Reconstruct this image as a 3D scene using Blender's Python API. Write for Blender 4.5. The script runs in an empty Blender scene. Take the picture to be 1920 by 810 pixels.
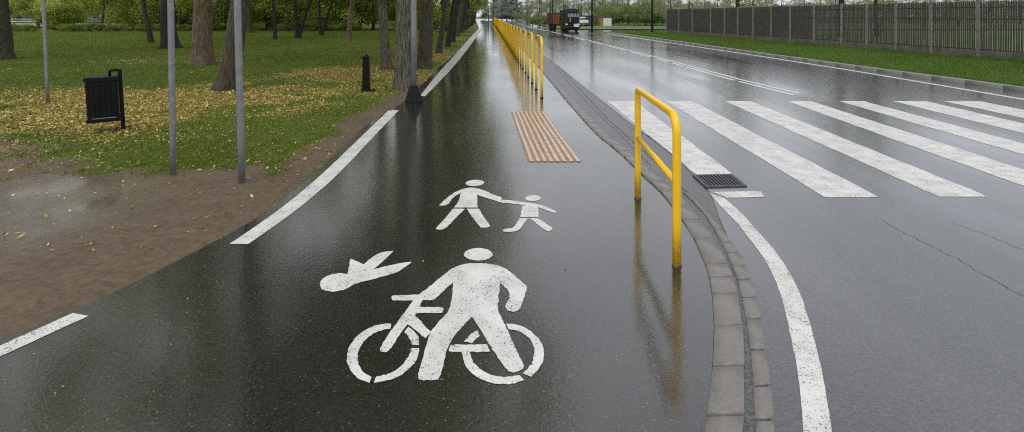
import bpy, bmesh, math, random
import numpy as np
from mathutils import Vector, Matrix

random.seed(7); rng = np.random.default_rng(11)
SC = bpy.context.scene
COL = SC.collection
F, H, CX, HY = 1000.0, 1.8, 960.0, 29.0      # focal length, eye height, principal column, horizon row of the 1920 px photo

def G(px, py, z=0.0):
    Y = F*(H-z)/(py-HY)
    return ((px-CX)*Y/F, Y)

# ------------------------------------------------------------------ materials
def new_mat(name):
    m = bpy.data.materials.new(name); m.use_nodes = True
    nt = m.node_tree; nt.nodes.clear()
    return m, nt
class N:
    """small helper that writes node trees"""
    def __init__(s, nt): s.nt = nt
    def n(s, t, **kw):
        x = s.nt.nodes.new(t)
        for k, v in kw.items():
            if k.startswith('i_'):
                x.inputs[k[2:].replace('_', ' ')].default_value = v
            else: setattr(x, k, v)
        return x
    def l(s, a, b): s.nt.links.new(a, b)
    def coord(s, scale=(1,1,1), which='Object'):
        tc = s.n('ShaderNodeTexCoord'); mp = s.n('ShaderNodeMapping')
        mp.inputs['Scale'].default_value = scale
        s.l(tc.outputs[which], mp.inputs['Vector']); return mp.outputs['Vector']
    def noise(s, vec, scale, detail=4, rough=.55, dist=0):
        x = s.n('ShaderNodeTexNoise'); x.inputs['Scale'].default_value = scale
        x.inputs['Detail'].default_value = detail; x.inputs['Roughness'].default_value = rough
        x.inputs['Distortion'].default_value = dist
        if vec is not None: s.l(vec, x.inputs['Vector'])
        return x.outputs['Fac']
    def ramp(s, fac, stops):
        r = s.n('ShaderNodeValToRGB'); e = r.color_ramp.elements
        while len(e) < len(stops): e.new(.5)
        for k, (p, c) in enumerate(stops):
            e[k].position = p; e[k].color = (c if len(c) == 4 else (*c, 1)) if not isinstance(c, (int, float)) else (c, c, c, 1)
        s.l(fac, r.inputs['Fac']); return r.outputs['Color']
    def mix(s, fac, a, b, blend='MIX'):
        x = s.n('ShaderNodeMix', data_type='RGBA', blend_type=blend)
        for sock, v in ((x.inputs[0], fac), (x.inputs[6], a), (x.inputs[7], b)):
            if isinstance(v, bpy.types.NodeSocket): s.l(v, sock)
            elif isinstance(v, (int, float)): sock.default_value = v if sock == x.inputs[0] else (v, v, v, 1)
            else: sock.default_value = (*v, 1)
        return x.outputs[2]
    def math(s, op, a, b=0.0, clamp=False):
        x = s.n('ShaderNodeMath', operation=op, use_clamp=clamp)
        for sock, v in ((x.inputs[0], a), (x.inputs[1], b)):
            if isinstance(v, bpy.types.NodeSocket): s.l(v, sock)
            else: sock.default_value = v
        return x.outputs[0]
    def bump(s, h, strength, dist, normal=None):
        b = s.n('ShaderNodeBump'); b.inputs['Strength'].default_value = strength; b.inputs['Distance'].default_value = dist
        s.l(h, b.inputs['Height'])
        if normal is not None: s.l(normal, b.inputs['Normal'])
        return b.outputs['Normal']
    def attr(s, name):
        a = s.n('ShaderNodeAttribute'); a.attribute_name = name; return a.outputs['Fac']
    def bsdf(s, color, rough=.5, normal=None, metallic=0, spec=.5, coat=0, coat_rough=.1, coat_normal=None, coat_ior=1.4):
        p = s.n('ShaderNodeBsdfPrincipled'); o = s.n('ShaderNodeOutputMaterial')
        def put(name, v):
            if v is None: return
            k = p.inputs[name]
            if isinstance(v, bpy.types.NodeSocket): s.l(v, k)
            elif k.type == 'RGBA': k.default_value = (*v, 1)
            else: k.default_value = v
        put('Base Color', color); put('Roughness', rough); put('Metallic', metallic); put('Specular IOR Level', spec)
        put('Coat Weight', coat); put('Coat Roughness', coat_rough); put('Coat IOR', coat_ior)
        if normal is not None: s.l(normal, p.inputs['Normal'])
        if coat_normal is not None: s.l(coat_normal, p.inputs['Coat Normal'])
        s.l(p.outputs[0], o.inputs['Surface']); return p

def simple(name, col, rough=.5, metallic=0, var=.15, vscale=6, bump=.0, bscale=40, coat=0.0, spec=.5):
    m, nt = new_mat(name); n = N(nt); v = n.coord()
    f = n.noise(v, vscale, 5)
    c = n.ramp(f, [(.3, tuple(x*(1-var) for x in col)), (.7, tuple(min(1, x*(1+var)) for x in col))])
    nm = n.bump(n.noise(v, bscale, 3), bump, .01) if bump else None
    n.bsdf(c, rough, nm, metallic, spec, coat)
    return m

def wet_asphalt(name, dark, light, specks, rough_lo, rough_hi, coatw, agg=170, bumps=.35, puddle_scale=.35, pud_lo=.45, pud_hi=.62, patch=.25, crack=0.0, ior=1.75, ripple=.33, pstretch=.55):
    m, nt = new_mat(name); n = N(nt); v = n.coord()
    agg_f = n.noise(v, agg, 5, .8)
    c = n.ramp(agg_f, [(.36, dark), (.50, tuple((a+b)*.4 for a, b in zip(dark, light))), (.66, light)])
    big = n.noise(v, .8, 5, .6)
    c = n.mix(patch, c, n.ramp(big, [(.3, 0.35), (.7, 1.0)]), 'MULTIPLY')
    if specks:
        vo = n.n('ShaderNodeTexVoronoi'); vo.inputs['Scale'].default_value = 38; n.l(v, vo.inputs['Vector'])
        sep = n.n('ShaderNodeSeparateColor'); n.l(vo.outputs['Color'], sep.inputs[0])
        on = n.math('MULTIPLY', n.math('LESS_THAN', vo.outputs['Distance'], .17), n.math('GREATER_THAN', sep.outputs[0], .72))
        tint = n.mix(sep.outputs[1], (.16, .12, .055), (.30, .25, .15))
        c = n.mix(n.math('MULTIPLY', on, specks), c, tint)
        vo2 = n.n('ShaderNodeTexVoronoi'); vo2.inputs['Scale'].default_value = 75; n.l(v, vo2.inputs['Vector'])
        sep2 = n.n('ShaderNodeSeparateColor'); n.l(vo2.outputs['Color'], sep2.inputs[0])
        on2 = n.math('MULTIPLY', n.math('LESS_THAN', vo2.outputs['Distance'], .3), n.math('GREATER_THAN', sep2.outputs[0], .86))
        c = n.mix(n.math('MULTIPLY', on2, .5*specks), c, (.17, .15, .11))
    # standing water
    pud = n.ramp(n.noise(n.coord((1, pstretch, 1)), puddle_scale, 6, .55, .4), [(pud_lo, 0.0), (pud_hi, 1.0)])
    if crack:
        ve = n.n('ShaderNodeTexVoronoi', feature='DISTANCE_TO_EDGE'); ve.inputs['Scale'].default_value = .16
        wob = n.n('ShaderNodeTexNoise'); wob.inputs['Scale'].default_value = 1.3; n.l(v, wob.inputs['Vector'])
        mv = n.n('ShaderNodeMix', data_type='VECTOR'); mv.inputs[0].default_value = .25
        n.l(n.coord((1, .5, 1)), mv.inputs[4]); n.l(wob.outputs['Color'], mv.inputs[5]); n.l(mv.outputs[1], ve.inputs['Vector'])
        ck = n.math('MULTIPLY', n.math('LESS_THAN', ve.outputs['Distance'], .0016), n.math('GREATER_THAN', n.noise(v, .5, 3), .5))
        c = n.mix(n.math('MULTIPLY', ck, crack), c, (.012, .012, .012))
    h = n.math('ADD', agg_f, n.math('MULTIPLY', n.noise(v, agg*.4, 2), .6))
    inv = n.math('SUBTRACT', 1.0, pud)
    bstr = n.math('ADD', n.math('MULTIPLY', inv, bumps), bumps*.18)
    b = n.n('ShaderNodeBump'); b.inputs['Distance'].default_value = .006
    n.l(bstr, b.inputs['Strength']); n.l(h, b.inputs['Height'])
    # water film: a much smoother normal with slow ripples
    rip = n.n('ShaderNodeBump'); rip.inputs['Distance'].default_value = .003
    n.l(n.math('ADD', n.math('MULTIPLY', inv, ripple), ripple*.45), rip.inputs['Strength'])
    n.l(n.math('ADD', n.noise(v, agg*.5, 3, .7), n.math('MULTIPLY', n.noise(v, 9, 3), .5)), rip.inputs['Height'])
    ro = n.n('ShaderNodeMapRange'); n.l(inv, ro.inputs[0]); ro.inputs[3].default_value = rough_lo; ro.inputs[4].default_value = rough_hi
    cr = n.n('ShaderNodeMapRange'); n.l(inv, cr.inputs[0]); cr.inputs[3].default_value = .012; cr.inputs[4].default_value = rough_lo
    cw = n.n('ShaderNodeMapRange'); n.l(inv, cw.inputs[0]); cw.inputs[3].default_value = 1.0; cw.inputs[4].default_value = coatw
    n.bsdf(c, ro.outputs[0], b.outputs[0], 0, .12, cw.outputs[0], cr.outputs[0], rip.outputs[0], ior)
    return m

M = {}
M['path'] = wet_asphalt('wet_path_asphalt', (.004, .004, .0035), (.038, .036, .031), .6, .02, .40, 1.0, agg=75, puddle_scale=.5, pud_lo=.40, pud_hi=.75, bumps=.5, ior=1.95, ripple=.26)
M['road'] = wet_asphalt('wet_road_asphalt', (.022, .022, .025), (.125, .126, .134), 0, .10, .42, .95, agg=75, puddle_scale=.8, pud_lo=.42, pud_hi=.70, crack=.85, bumps=.45, ior=1.85, ripple=.36, pstretch=.13)
M['gutter'] = wet_asphalt('rough_gutter_asphalt', (.014, .014, .014), (.21, .208, .205), .3, .3, .55, .6, agg=42, bumps=1.3, pud_lo=.6, pud_hi=.8)

def paint_mat(name, wear=.35, col=(.74, .725, .69)):
    m, nt = new_mat(name); n = N(nt); v = n.coord()
    a = n.noise(v, 70, 4, .8); b = n.noise(v, 5, 5, .65)
    c = n.ramp(b, [(.3, tuple(x*.80 for x in col)), (.65, col)])
    pit = n.math('LESS_THAN', n.math('ADD', n.noise(v, 95, 2, .6), n.math('MULTIPLY', n.math('SUBTRACT', b, .5), .35)), .345+.09*wear)
    c = n.mix(n.math('MULTIPLY', pit, .85), c, (.10, .095, .085))
    c = n.mix(n.math('MULTIPLY', n.ramp(n.noise(v, 2.2, 6, .7), [(.48, 0.0), (.72, 1.0)]), .5*wear), c, (.22, .215, .20))
    c = n.mix(n.math('MULTIPLY', n.ramp(n.noise(n.coord((1.6, .12, 1)), 1.6, 4, .6), [(.5, 0.0), (.68, 1.0)]), .16), c, (.30, .295, .28))
    nm = n.bump(a, .35, .004)
    n.bsdf(c, .45, nm, 0, .4, .12, .18)
    return m
M['paint'] = paint_mat('worn_white_paint', .5)
M['paint_fresh'] = paint_mat('white_stencil_paint', .3)

def kerb_mat(name, col):
    m, nt = new_mat(name); n = N(nt); v = n.coord()
    var = n.attr('var')
    f = n.noise(v, 60, 5, .7); g = n.noise(v, 6, 4)
    c = n.ramp(f, [(.25, tuple(x*.7 for x in col)), (.75, tuple(x*1.25 for x in col))])
    c = n.mix(.45, c, n.ramp(g, [(.3, .65), (.7, 1.0)]), 'MULTIPLY')
    c = n.mix(n.math('MULTIPLY', var, .22), c, tuple(x*.6 for x in col))
    n.bsdf(c, .45, n.bump(f, .45, .006), 0, .5, .3, .2)
    return m
M['kerb'] = kerb_mat('wet_kerb_stone', (.215, .195, .178))
M['kerb_far'] = kerb_mat('concrete_kerb', (.25, .245, .235))

def ground_mat(name):
    m, nt = new_mat(name); n = N(nt); v = n.coord()
    dirt, leaf = n.attr('dirt'), n.attr('leaf')
    fine = n.noise(v, 45, 5, .7); mid = n.noise(v, 3.5, 6, .65); big = n.noise(v, .25, 4)
    grass = n.ramp(fine, [(.28, (.036, .052, .010)), (.52, (.130, .175, .025)), (.78, (.26, .29, .06))])
    grass = n.mix(.5, grass, n.ramp(big, [(.3, (.45, .55, .4)), (.7, (1, 1, 1))]), 'MULTIPLY')
    soil = n.ramp(n.noise(v, 18, 6, .75), [(.25, (.070, .048, .029)), (.5, (.142, .102, .064)), (.75, (.21, .158, .102))])
    soil = n.mix(.6, soil, n.ramp(n.noise(v, .9, 5, .6), [(.3, .5), (.7, 1.0)]), 'MULTIPLY')
    litter = n.ramp(n.noise(v, 26, 4, .8), [(.3, (.06, .042, .014)), (.5, (.25, .18, .05)), (.7, (.50, .38, .11))])
    dm = n.ramp(n.math('ADD', dirt, n.math('MULTIPLY', n.math('SUBTRACT', mid, .5), .9)), [(.40, 0.0), (.58, 1.0)])
    lm = n.ramp(n.math('ADD', leaf, n.math('MULTIPLY', n.math('SUBTRACT', n.noise(v, 7, 6, .75), .5), 1.2)), [(.42, 0.0), (.68, .85)])
    c = n.mix(dm, grass, soil); c = n.mix(lm, c, litter)
    ve = n.n('ShaderNodeTexVoronoi', feature='DISTANCE_TO_EDGE'); ve.inputs['Scale'].default_value = 1.9
    wob = n.n('ShaderNodeTexNoise'); wob.inputs['Scale'].default_value = 2.2; n.l(v, wob.inputs['Vector'])
    mv = n.n('ShaderNodeMix', data_type='VECTOR'); mv.inputs[0].default_value = .3
    n.l(n.coord((.7, 1.4, 1)), mv.inputs[4]); n.l(wob.outputs['Color'], mv.inputs[5]); n.l(mv.outputs[1], ve.inputs['Vector'])
    ck = n.math('MULTIPLY', n.math('LESS_THAN', ve.outputs['Distance'], .011), n.math('GREATER_THAN', n.noise(v, 1.4, 3), .47))
    c = n.mix(n.math('MULTIPLY', n.math('MULTIPLY', ck, dm), .22), c, (.035, .026, .018))
    wet = n.math('MULTIPLY', dm, n.ramp(n.math('ADD', n.attr('wet'), n.math('MULTIPLY', n.noise(v, 1.1, 5, .6), .7)), [(.5, 0.0), (.95, 1.0)]))
    ro = n.n('ShaderNodeMapRange'); n.l(wet, ro.inputs[0]); ro.inputs[3].default_value = .75; ro.inputs[4].default_value = .22
    hgt = n.math('ADD', n.math('MULTIPLY', n.noise(v, 14, 7, .75), 1.0), n.math('MULTIPLY', fine, .4))
    bs = n.n('ShaderNodeMapRange'); n.l(dm, bs.inputs[0]); bs.inputs[3].default_value = .6; bs.inputs[4].default_value = .28
    nb = n.n('ShaderNodeBump'); nb.inputs['Distance'].default_value = .02; n.l(bs.outputs[0], nb.inputs['Strength']); n.l(hgt, nb.inputs['Height']); nm = nb.outputs[0]
    n.bsdf(c, ro.outputs[0], nm, 0, .35, n.math('MULTIPLY', wet, .65), .16, None, 1.5)
    return m
M['lawn'] = ground_mat('lawn_soil_and_litter')

def leafy(name, stops, trans=.3, rough=.55, attr='var'):
    m, nt = new_mat(name); n = N(nt)
    f = n.attr(attr); c = n.ramp(f, stops)
    p = n.n('ShaderNodeBsdfPrincipled'); p.inputs['Roughness'].default_value = rough; p.inputs['Specular IOR Level'].default_value = .3
    n.l(c, p.inputs['Base Color'])
    t = n.n('ShaderNodeBsdfTranslucent'); n.l(c, t.inputs['Color'])
    mx = n.n('ShaderNodeMixShader'); mx.inputs[0].default_value = trans
    n.l(p.outputs[0], mx.inputs[1]); n.l(t.outputs[0], mx.inputs[2])
    o = n.n('ShaderNodeOutputMaterial'); n.l(mx.outputs[0], o.inputs['Surface'])
    return m
M['blade'] = leafy('grass_blades', [(0, (.06, .080, .014)), (.45, (.195, .255, .034)), (.8, (.34, .385, .07)), (1, (.46, .44, .14))], .4)
M['blade_bright'] = leafy('verge_grass_blades', [(0, (.06, .10, .018)), (.5, (.165, .27, .045)), (1, (.36, .46, .12))], .45)
M['fallen'] = leafy('fallen_yellow_leaves', [(0, (.07, .048, .018)), (.3, (.30, .215, .055)), (.65, (.58, .44, .10)), (1, (.76, .64, .25))], .15)
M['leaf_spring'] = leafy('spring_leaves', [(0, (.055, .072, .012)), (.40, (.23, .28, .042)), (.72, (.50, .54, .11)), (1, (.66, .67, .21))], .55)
M['leaf_dark'] = leafy('undergrowth_leaves', [(0, (.035, .055, .010)), (.5, (.135, .195, .030)), (1, (.34, .41, .085))], .45)
M['leaf_mid'] = leafy('field_shrub_leaves', [(0, (.09, .115, .045)), (.5, (.20, .245, .085)), (1, (.38, .43, .19))], .4)
M['leaf_pale'] = leafy('pale_young_leaves', [(0, (.14, .16, .075)), (.5, (.28, .31, .15)), (1, (.46, .48, .28))], .4)
M['leaf_hazy'] = leafy('haze_painted_leaves', [(0, (.24, .265, .215)), (.5, (.31, .34, .275)), (1, (.40, .43, .36))], .35)  # distance haze put into the leaf colour as pale grey-green

def bark_mat(name, dark, light, moss=.0):
    m, nt = new_mat(name); n = N(nt)
    v = n.coord((1, 1, .16)); vv = n.coord()
    a = n.noise(v, 26, 6, .72, .5); b = n.noise(vv, 2, 4)
    c = n.ramp(a, [(.38, dark), (.64, light)])
    c = n.mix(.5, c, n.ramp(b, [(.3, .5), (.7, 1.0)]), 'MULTIPLY')
    if moss:
        c = n.mix(n.math('MULTIPLY', n.ramp(n.noise(vv, 3.5, 5, .7), [(.45, 0.0), (.65, 1.0)]), moss), c, (.045, .058, .018))
    n.bsdf(c, .7, n.bump(a, 1.0, .035), 0, .35)
    return m
M['bark'] = bark_mat('dark_wet_bark', (.018, .014, .009), (.15, .12, .078), .45)
M['bark_brown'] = bark_mat('brown_bark', (.055, .034, .018), (.29, .205, .125), .1)
M['bark_grey'] = bark_mat('grey_ridged_bark', (.020, .018, .013), (.25, .225, .165), .3)
M['bark_black'] = bark_mat('near_black_bark', (.008, .007, .006), (.060, .050, .038), .25)
M['bark_hazy'] = bark_mat('haze_painted_bark', (.09, .085, .075), (.17, .16, .145), 0)  # pale grey bark colour stands in for haze over far trunks

def enamel():
    m, nt = new_mat('yellow_enamel'); n = N(nt); v = n.coord()
    c = n.ramp(n.noise(v, 9, 5), [(.3, (.92, .52, .005)), (.7, (.98, .61, .008))])
    sep = n.n('ShaderNodeSeparateXYZ'); n.l(v, sep.inputs[0])
    low = n.n('ShaderNodeMapRange'); n.l(sep.outputs[2], low.inputs[0]); low.inputs[1].default_value = .0; low.inputs[2].default_value = .30; low.inputs[3].default_value = .55; low.inputs[4].default_value = .0
    dirt = n.math('MULTIPLY', n.ramp(n.noise(v, 40, 5, .75), [(.42, 0.0), (.6, 1.0)]), n.math('ADD', low.outputs[0], .06))
    c = n.mix(dirt, c, (.10, .060, .022))
    chip = n.math('LESS_THAN', n.noise(v, 55, 4, .8), .27)
    c = n.mix(chip, c, (.09, .05, .03))
    n.bsdf(c, .27, n.bump(n.noise(v, 60, 3), .06, .01), 0, .5, .2); return m
M['yellow'] = enamel()
M['galv'] = simple('dull_galvanised_steel', (.235, .24, .25), .48, .35, .22, 14, .15, 60)
M['galv_light'] = simple('painted_grey_steel', (.22, .225, .24), .42, .2, .15, 10, .1, 50)
M['black_plastic'] = simple('black_plastic', (.004, .004, .0045), .45, 0, .3, 8, .15, 30, 0, .22)
M['black_metal'] = simple('black_painted_metal', (.004, .004, .0045), .45, 0, .3, 10, .15, 40, 0, .22)
M['iron'] = simple('cast_iron', (.085, .085, .088), .45, .5, .35, 25, .4, 70)
M['pit'] = simple('drain_shade', (.004, .004, .004), .9)
M['fence'] = simple('weathered_fence_steel', (.066, .055, .052), .65, 0, .3, 4, .1, 30)
M['fence_post'] = simple('weathered_concrete_post', (.19, .175, .16), .75, 0, .3, 5, .35, 40)
M['concrete'] = simple('mossy_concrete', (.13, .12, .095), .85, 0, .35, 3, .4, 25)
M['tactile_base'] = simple('rust_tactile_base', (.33, .155, .062), .5, 0, .4, 14, .3, 60, .25)
M['tactile_rib'] = simple('worn_tactile_rib', (.55, .44, .34), .5, 0, .3, 18, .3, 60, .2)
M['truck_green'] = simple('dark_green_cab_paint', (.010, .016, .014), .3, 0, .3, 3, 0, 10, .5)
M['truck_trim'] = simple('black_truck_trim', (.007, .007, .008), .55)
M['chrome'] = simple('bright_trim', (.6, .6, .6), .3, .6, .1)
M['rust'] = simple('rust_orange_steel', (.30, .095, .030), .6, 0, .45, 2.5, .3, 12)
M['rust_dark'] = simple('rust_brown_steel', (.095, .036, .024), .65, 0, .45, 2.5, .3, 12)
M['rubber'] = simple('tyre_rubber', (.012, .012, .012), .8)
M['lens'] = simple('headlight_lens', (.75, .75, .72), .1, 0, .05, 5, 0, 10, 1)
M['white_panel'] = simple('white_panel', (.72, .72, .70), .5, 0, .12, 2)
M['orange_panel'] = simple('orange_panel', (.55, .26, .09), .5, 0, .15, 3)
M['grey_panel'] = simple('dark_grey_panel', (.05, .05, .056), .6, 0, .2, 3)
M['pole_dark'] = simple('tarred_pole', (.022, .020, .020), .7, 0, .3, 6, .3, 30)
def glass_mat():
    m, nt = new_mat('dark_window_glass'); n = N(nt); n.bsdf((.05, .06, .07), .06, None, 0, 1.0, 1.0, .02, None, 1.9); return m
M['glass'] = glass_mat()

# ------------------------------------------------------------------ mesh helpers
def link(name, me, mat, parent=None):
    o = bpy.data.objects.new(name, me); COL.objects.link(o)
    if mat is not None: me.materials.append(mat)
    if parent is not None: o.parent = parent
    return o
def np_mesh(name, verts, faces, var=None, extra=None, smooth=False):
    """faces: (M,k) array, k = 3 or 4"""
    verts = np.asarray(verts, np.float32); faces = np.asarray(faces, np.int32); k = faces.shape[1]
    me = bpy.data.meshes.new(name)
    me.vertices.add(len(verts)); me.vertices.foreach_set('co', verts.ravel())
    me.loops.add(faces.size); me.loops.foreach_set('vertex_index', faces.ravel())
    me.polygons.add(len(faces)); me.polygons.foreach_set('loop_start', np.arange(0, faces.size, k, dtype=np.int32))
    if smooth: me.polygons.foreach_set('use_smooth', np.ones(len(faces), bool))
    me.update(calc_edges=True)
    ex = dict(extra or {})
    if var is not None: ex['var'] = var
    for nm, a in ex.items():
        at = me.attributes.new(nm, 'FLOAT', 'POINT'); at.data.foreach_set('value', np.asarray(a, np.float32))
    me.validate(); return me

class MB:
    """collects shapes into one mesh"""
    def __init__(s): s.bm = bmesh.new()
    def box(s, c, size, rot=None, bevel=0.0, taper=1.0):
        r = bmesh.ops.create_cube(s.bm, size=1.0); vs = r['verts']
        for v in vs:
            v.co = Vector((v.co.x*size[0], v.co.y*size[1], v.co.z*size[2]))
            if taper != 1.0 and v.co.z > 0: v.co.x *= taper; v.co.y *= taper
        if bevel:
            es = list({e for v in vs for e in v.link_edges})
            rr = bmesh.ops.bevel(s.bm, geom=es, offset=bevel, segments=2, affect='EDGES', profile=.5)
            vs = list({v for f in rr['faces'] for v in f.verts} | {v for v in vs if v.is_valid})
        Mx = Matrix.Translation(Vector(c)) @ (rot.to_4x4() if rot is not None else Matrix.Identity(4))
        for v in vs: v.co = Mx @ v.co
        return s
    def tube(s, pts, rad, seg=12, caps=True, smooth=True):
        pts = [Vector(p) for p in pts]; n = len(pts)
        rads = rad if isinstance(rad, (list, tuple)) else [rad]*n
        rings = []; up = None
        for i, p in enumerate(pts):
            t = (pts[min(i+1, n-1)]-pts[max(i-1, 0)]).normalized()
            if up is None:
                a = Vector((1, 0, 0)) if abs(t.x) < .9 else Vector((0, 1, 0)); up = (a-t*a.dot(t)).normalized()
            else: up = (up-t*up.dot(t)).normalized()
            w = t.cross(up)
            rings.append([s.bm.verts.new(p+(up*math.cos(2*math.pi*k/seg)+w*math.sin(2*math.pi*k/seg))*rads[i]) for k in range(seg)])
        for a, b in zip(rings, rings[1:]):
            for k in range(seg):
                f = s.bm.faces.new((a[k], a[(k+1) % seg], b[(k+1) % seg], b[k])); f.smooth = smooth
        if caps:
            s.bm.faces.new(rings[0][::-1]); s.bm.faces.new(rings[-1])
        return s
    def lathe(s, c, prof, seg=20, smooth=False, rib=0.0, ribn=12):
        rings = []
        for r, z in prof:
            rings.append([s.bm.verts.new((c[0]+r*(1+rib*(k % 2))*math.cos(2*math.pi*k/seg), c[1]+r*(1+rib*(k % 2))*math.sin(2*math.pi*k/seg), c[2]+z)) for k in range(seg)])
        for a, b in zip(rings, rings[1:]):
            for k in range(seg):
                f = s.bm.faces.new((a[k], a[(k+1) % seg], b[(k+1) % seg], b[k])); f.smooth = smooth
        s.bm.faces.new(rings[0][::-1]); s.bm.faces.new(rings[-1]); return s
    def poly(s, pts, z):
        vs = [s.bm.verts.new((p[0], p[1], z)) for p in pts]
        f = s.bm.faces.new(vs); f.normal_update()
        if f.normal.z < 0: f.normal_flip()
        bmesh.ops.triangulate(s.bm, faces=[f], ngon_method='EAR_CLIP'); return s
    def prism(s, pts, z0, z1, inset=0.0):
        """upright prism over a convex footprint with a chamfered top"""
        c = Vector((sum(p[0] for p in pts)/len(pts), sum(p[1] for p in pts)/len(pts)))
        def ring(z, k): 
            out = []
            for p in pts:
                d = c-Vector(p[:2]); d = d.normalized()*min(k, d.length*.5) if d.length else d
                out.append(s.bm.verts.new((p[0]+d.x, p[1]+d.y, z)))
            return out
        rs = [ring(z0, 0), ring(z1-inset*.8, 0), ring(z1, inset)] if inset else [ring(z0, 0), ring(z1, 0)]
        n = len(pts)
        for a, b in zip(rs, rs[1:]):
            for k in range(n): s.bm.faces.new((a[k], a[(k+1) % n], b[(k+1) % n], b[k]))
        s.bm.faces.new(rs[-1]); s.bm.faces.new(rs[0][::-1]); return s
    def build(s, name, mat, parent=None, var=None):
        bmesh.ops.recalc_face_normals(s.bm, faces=s.bm.faces[:]) if var is None else None
        me = bpy.data.meshes.new(name); s.bm.to_mesh(me); s.bm.free()
        return link(name, me, mat, parent)

def tag(o, label=None, cat=None, group=None, kind=None):
    if label: o['label'] = label
    if cat: o['category'] = cat
    if group: o['group'] = group
    if kind: o['kind'] = kind
    return o
def thing(name, label, cat, loc=(0, 0, 0), rz=0.0, group=None):
    o = bpy.data.objects.new(name, None); COL.objects.link(o); o.empty_display_size = .3
    o.location = loc; o.rotation_euler = (0, 0, rz); return tag(o, label, cat, group)
def dup(root, loc, rz=0.0, scale=1.0, label=None, group=None):
    r = root.copy(); COL.objects.link(r); r.location = loc; r.rotation_euler = (0, 0, rz); r.scale = (scale,)*3
    if label: r['label'] = label
    if group: r['group'] = group
    for ch in list(root.children):
        c = ch.copy(); COL.objects.link(c); c.parent = r
        for g in list(ch.children):
            d = g.copy(); COL.objects.link(d); d.parent = c
    return r

def vnoise(x, y, seed=0):
    """2-D value noise in 0..1"""
    r = np.random.default_rng(seed); T = r.random((256, 256))
    xi, yi = np.floor(x).astype(int), np.floor(y).astype(int); fx, fy = x-xi, y-yi
    fx = fx*fx*(3-2*fx); fy = fy*fy*(3-2*fy)
    g = lambda a, b: T[a % 256, b % 256]
    return (g(xi, yi)*(1-fx)+g(xi+1, yi)*fx)*(1-fy)+(g(xi, yi+1)*(1-fx)+g(xi+1, yi+1)*fx)*fy
def fbm(x, y, seed=0): return .55*vnoise(x, y, seed)+.28*vnoise(x*2.1+7, y*2.1+3, seed+1)+.17*vnoise(x*4.3+1, y*4.3+9, seed+2)
def sstep(a, b, x):
    t = np.clip((x-a)/(b-a), 0, 1); return t*t*(3-2*t)

# ------------------------------------------------------------------ plan: every boundary as X over Y (metres), camera at the origin looking along +Y
def curve(px_pts, near=(), far=()):
    pts = sorted(list(near)+[(G(*p)[1], G(*p)[0]) for p in px_pts]+list(far))
    ys = np.array([p[0] for p in pts]); xs = np.array([p[1] for p in pts])
    def f(y): 
        y = np.asarray(y, float)      # light smoothing of the polyline
        d = .12+.03*np.abs(y)
        return (np.interp(y-d, ys, xs)+2*np.interp(y, ys, xs)+np.interp(y+d, ys, xs))/4
    return f
path_left = curve([(0,640),(136,586),(251,532),(370,470),(418,447),(500,399),(590,325),(650,270),(680,240),(720,213),(757,193),(790,160),(827,123),(863,93),(892,63),(898,53),(894,40)],
                  near=[(-4,-9.6),(0,-5.2),(2,-3.5)], far=[(260,-19.5)])
rail_x = lambda y: .648-.0435*(np.asarray(y, float)-11.6)
far_off = lambda off: [(y, float(rail_x(y))+off) for y in (26, 40, 60, 90, 130, 200, 260)]
kerbL = curve([(1327,810),(1336,684),(1340,613),(1335,554),(1331,516),(1314,470),(1282,418),(1247,367),(1202,327),(1158,284),(1119,254),(1059,187),(1020,139)],
              near=[(-4,-4.6),(-1,-1.5),(0,-.62),(1,.08)], far=far_off(.62))
kerbW = lambda y: .155
kerbR = lambda y: kerbL(y)+.155+.012*np.sin(np.asarray(y)*.7)
settL = curve([(1413,764),(1411,680),(1403,638),(1396,579),(1388,541),(1377,508),(1361,470),(1336,424),(1309,384),(1289,368)], near=[(-4,-4.3),(0,-.36),(1.2,.46),(2.2,1.02)], far=[(6,1.70),(8,1.5)])
settR = curve([(1453,810),(1449,739),(1440,680),(1430,613),(1419,558),(1405,512),(1382,470),(1375,458),(1344,416),(1318,389),(1293,369)], near=[(-4,-4.15),(0,-.24),(1.2,.58)], far=[(6,1.74),(8,1.55)])
joint = curve([(1326,352),(1305,332),(1277,305),(1237,270),(1190,238),(1134,193),(1095,163),(1051,127),(1020,104)],
              near=[(-4,-4.1),(0,-.2),(1.2,.62),(2.3,1.16),(3.08,1.46),(3.7,1.66),(4.4,1.83),(5.0,1.96)], far=far_off(1.4))
joint0 = joint
joint = lambda y: (settR(y)-.012)*(1-sstep(3.9, 5.5, np.asarray(y, float)))+joint0(y)*sstep(3.9, 5.5, np.asarray(y, float))
road_right = curve([(1920,173),(1679,140),(1443,106),(1240,76),(1141,62)], near=[(-4,13),(5,12.6)], far=[(64,8.4),(72,6.1),(80,5.4),(138,3.4),(260,-2.5)])

def strip(name, fl, fr, y0, y1, z, mat, ny=160, nx=1, parent=None, structure=True, zr=None):
    t = np.linspace(0, 1, ny); ys = y0+(y1-y0)*t**2.2 if y1-y0 > 30 else np.linspace(y0, y1, ny)
    L, R = np.asarray(fl(ys))*np.ones(ny), np.asarray(fr(ys))*np.ones(ny)
    V = []
    for j in range(nx+1): V.append(np.stack([L+(R-L)*j/nx, ys, np.full(ny, z if zr is None else z+(zr-z)*j/nx)], 1))
    V = np.stack(V, 1).reshape(-1, 3); w = nx+1
    i, j = np.meshgrid(np.arange(ny-1), np.arange(nx), indexing='ij'); a = (i*w+j).ravel()
    o = link(name, np_mesh(name, V, np.stack([a, a+1, a+w+1, a+w], 1)), mat, parent)
    if structure and parent is None: tag(o, kind='structure')
    return o

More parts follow.
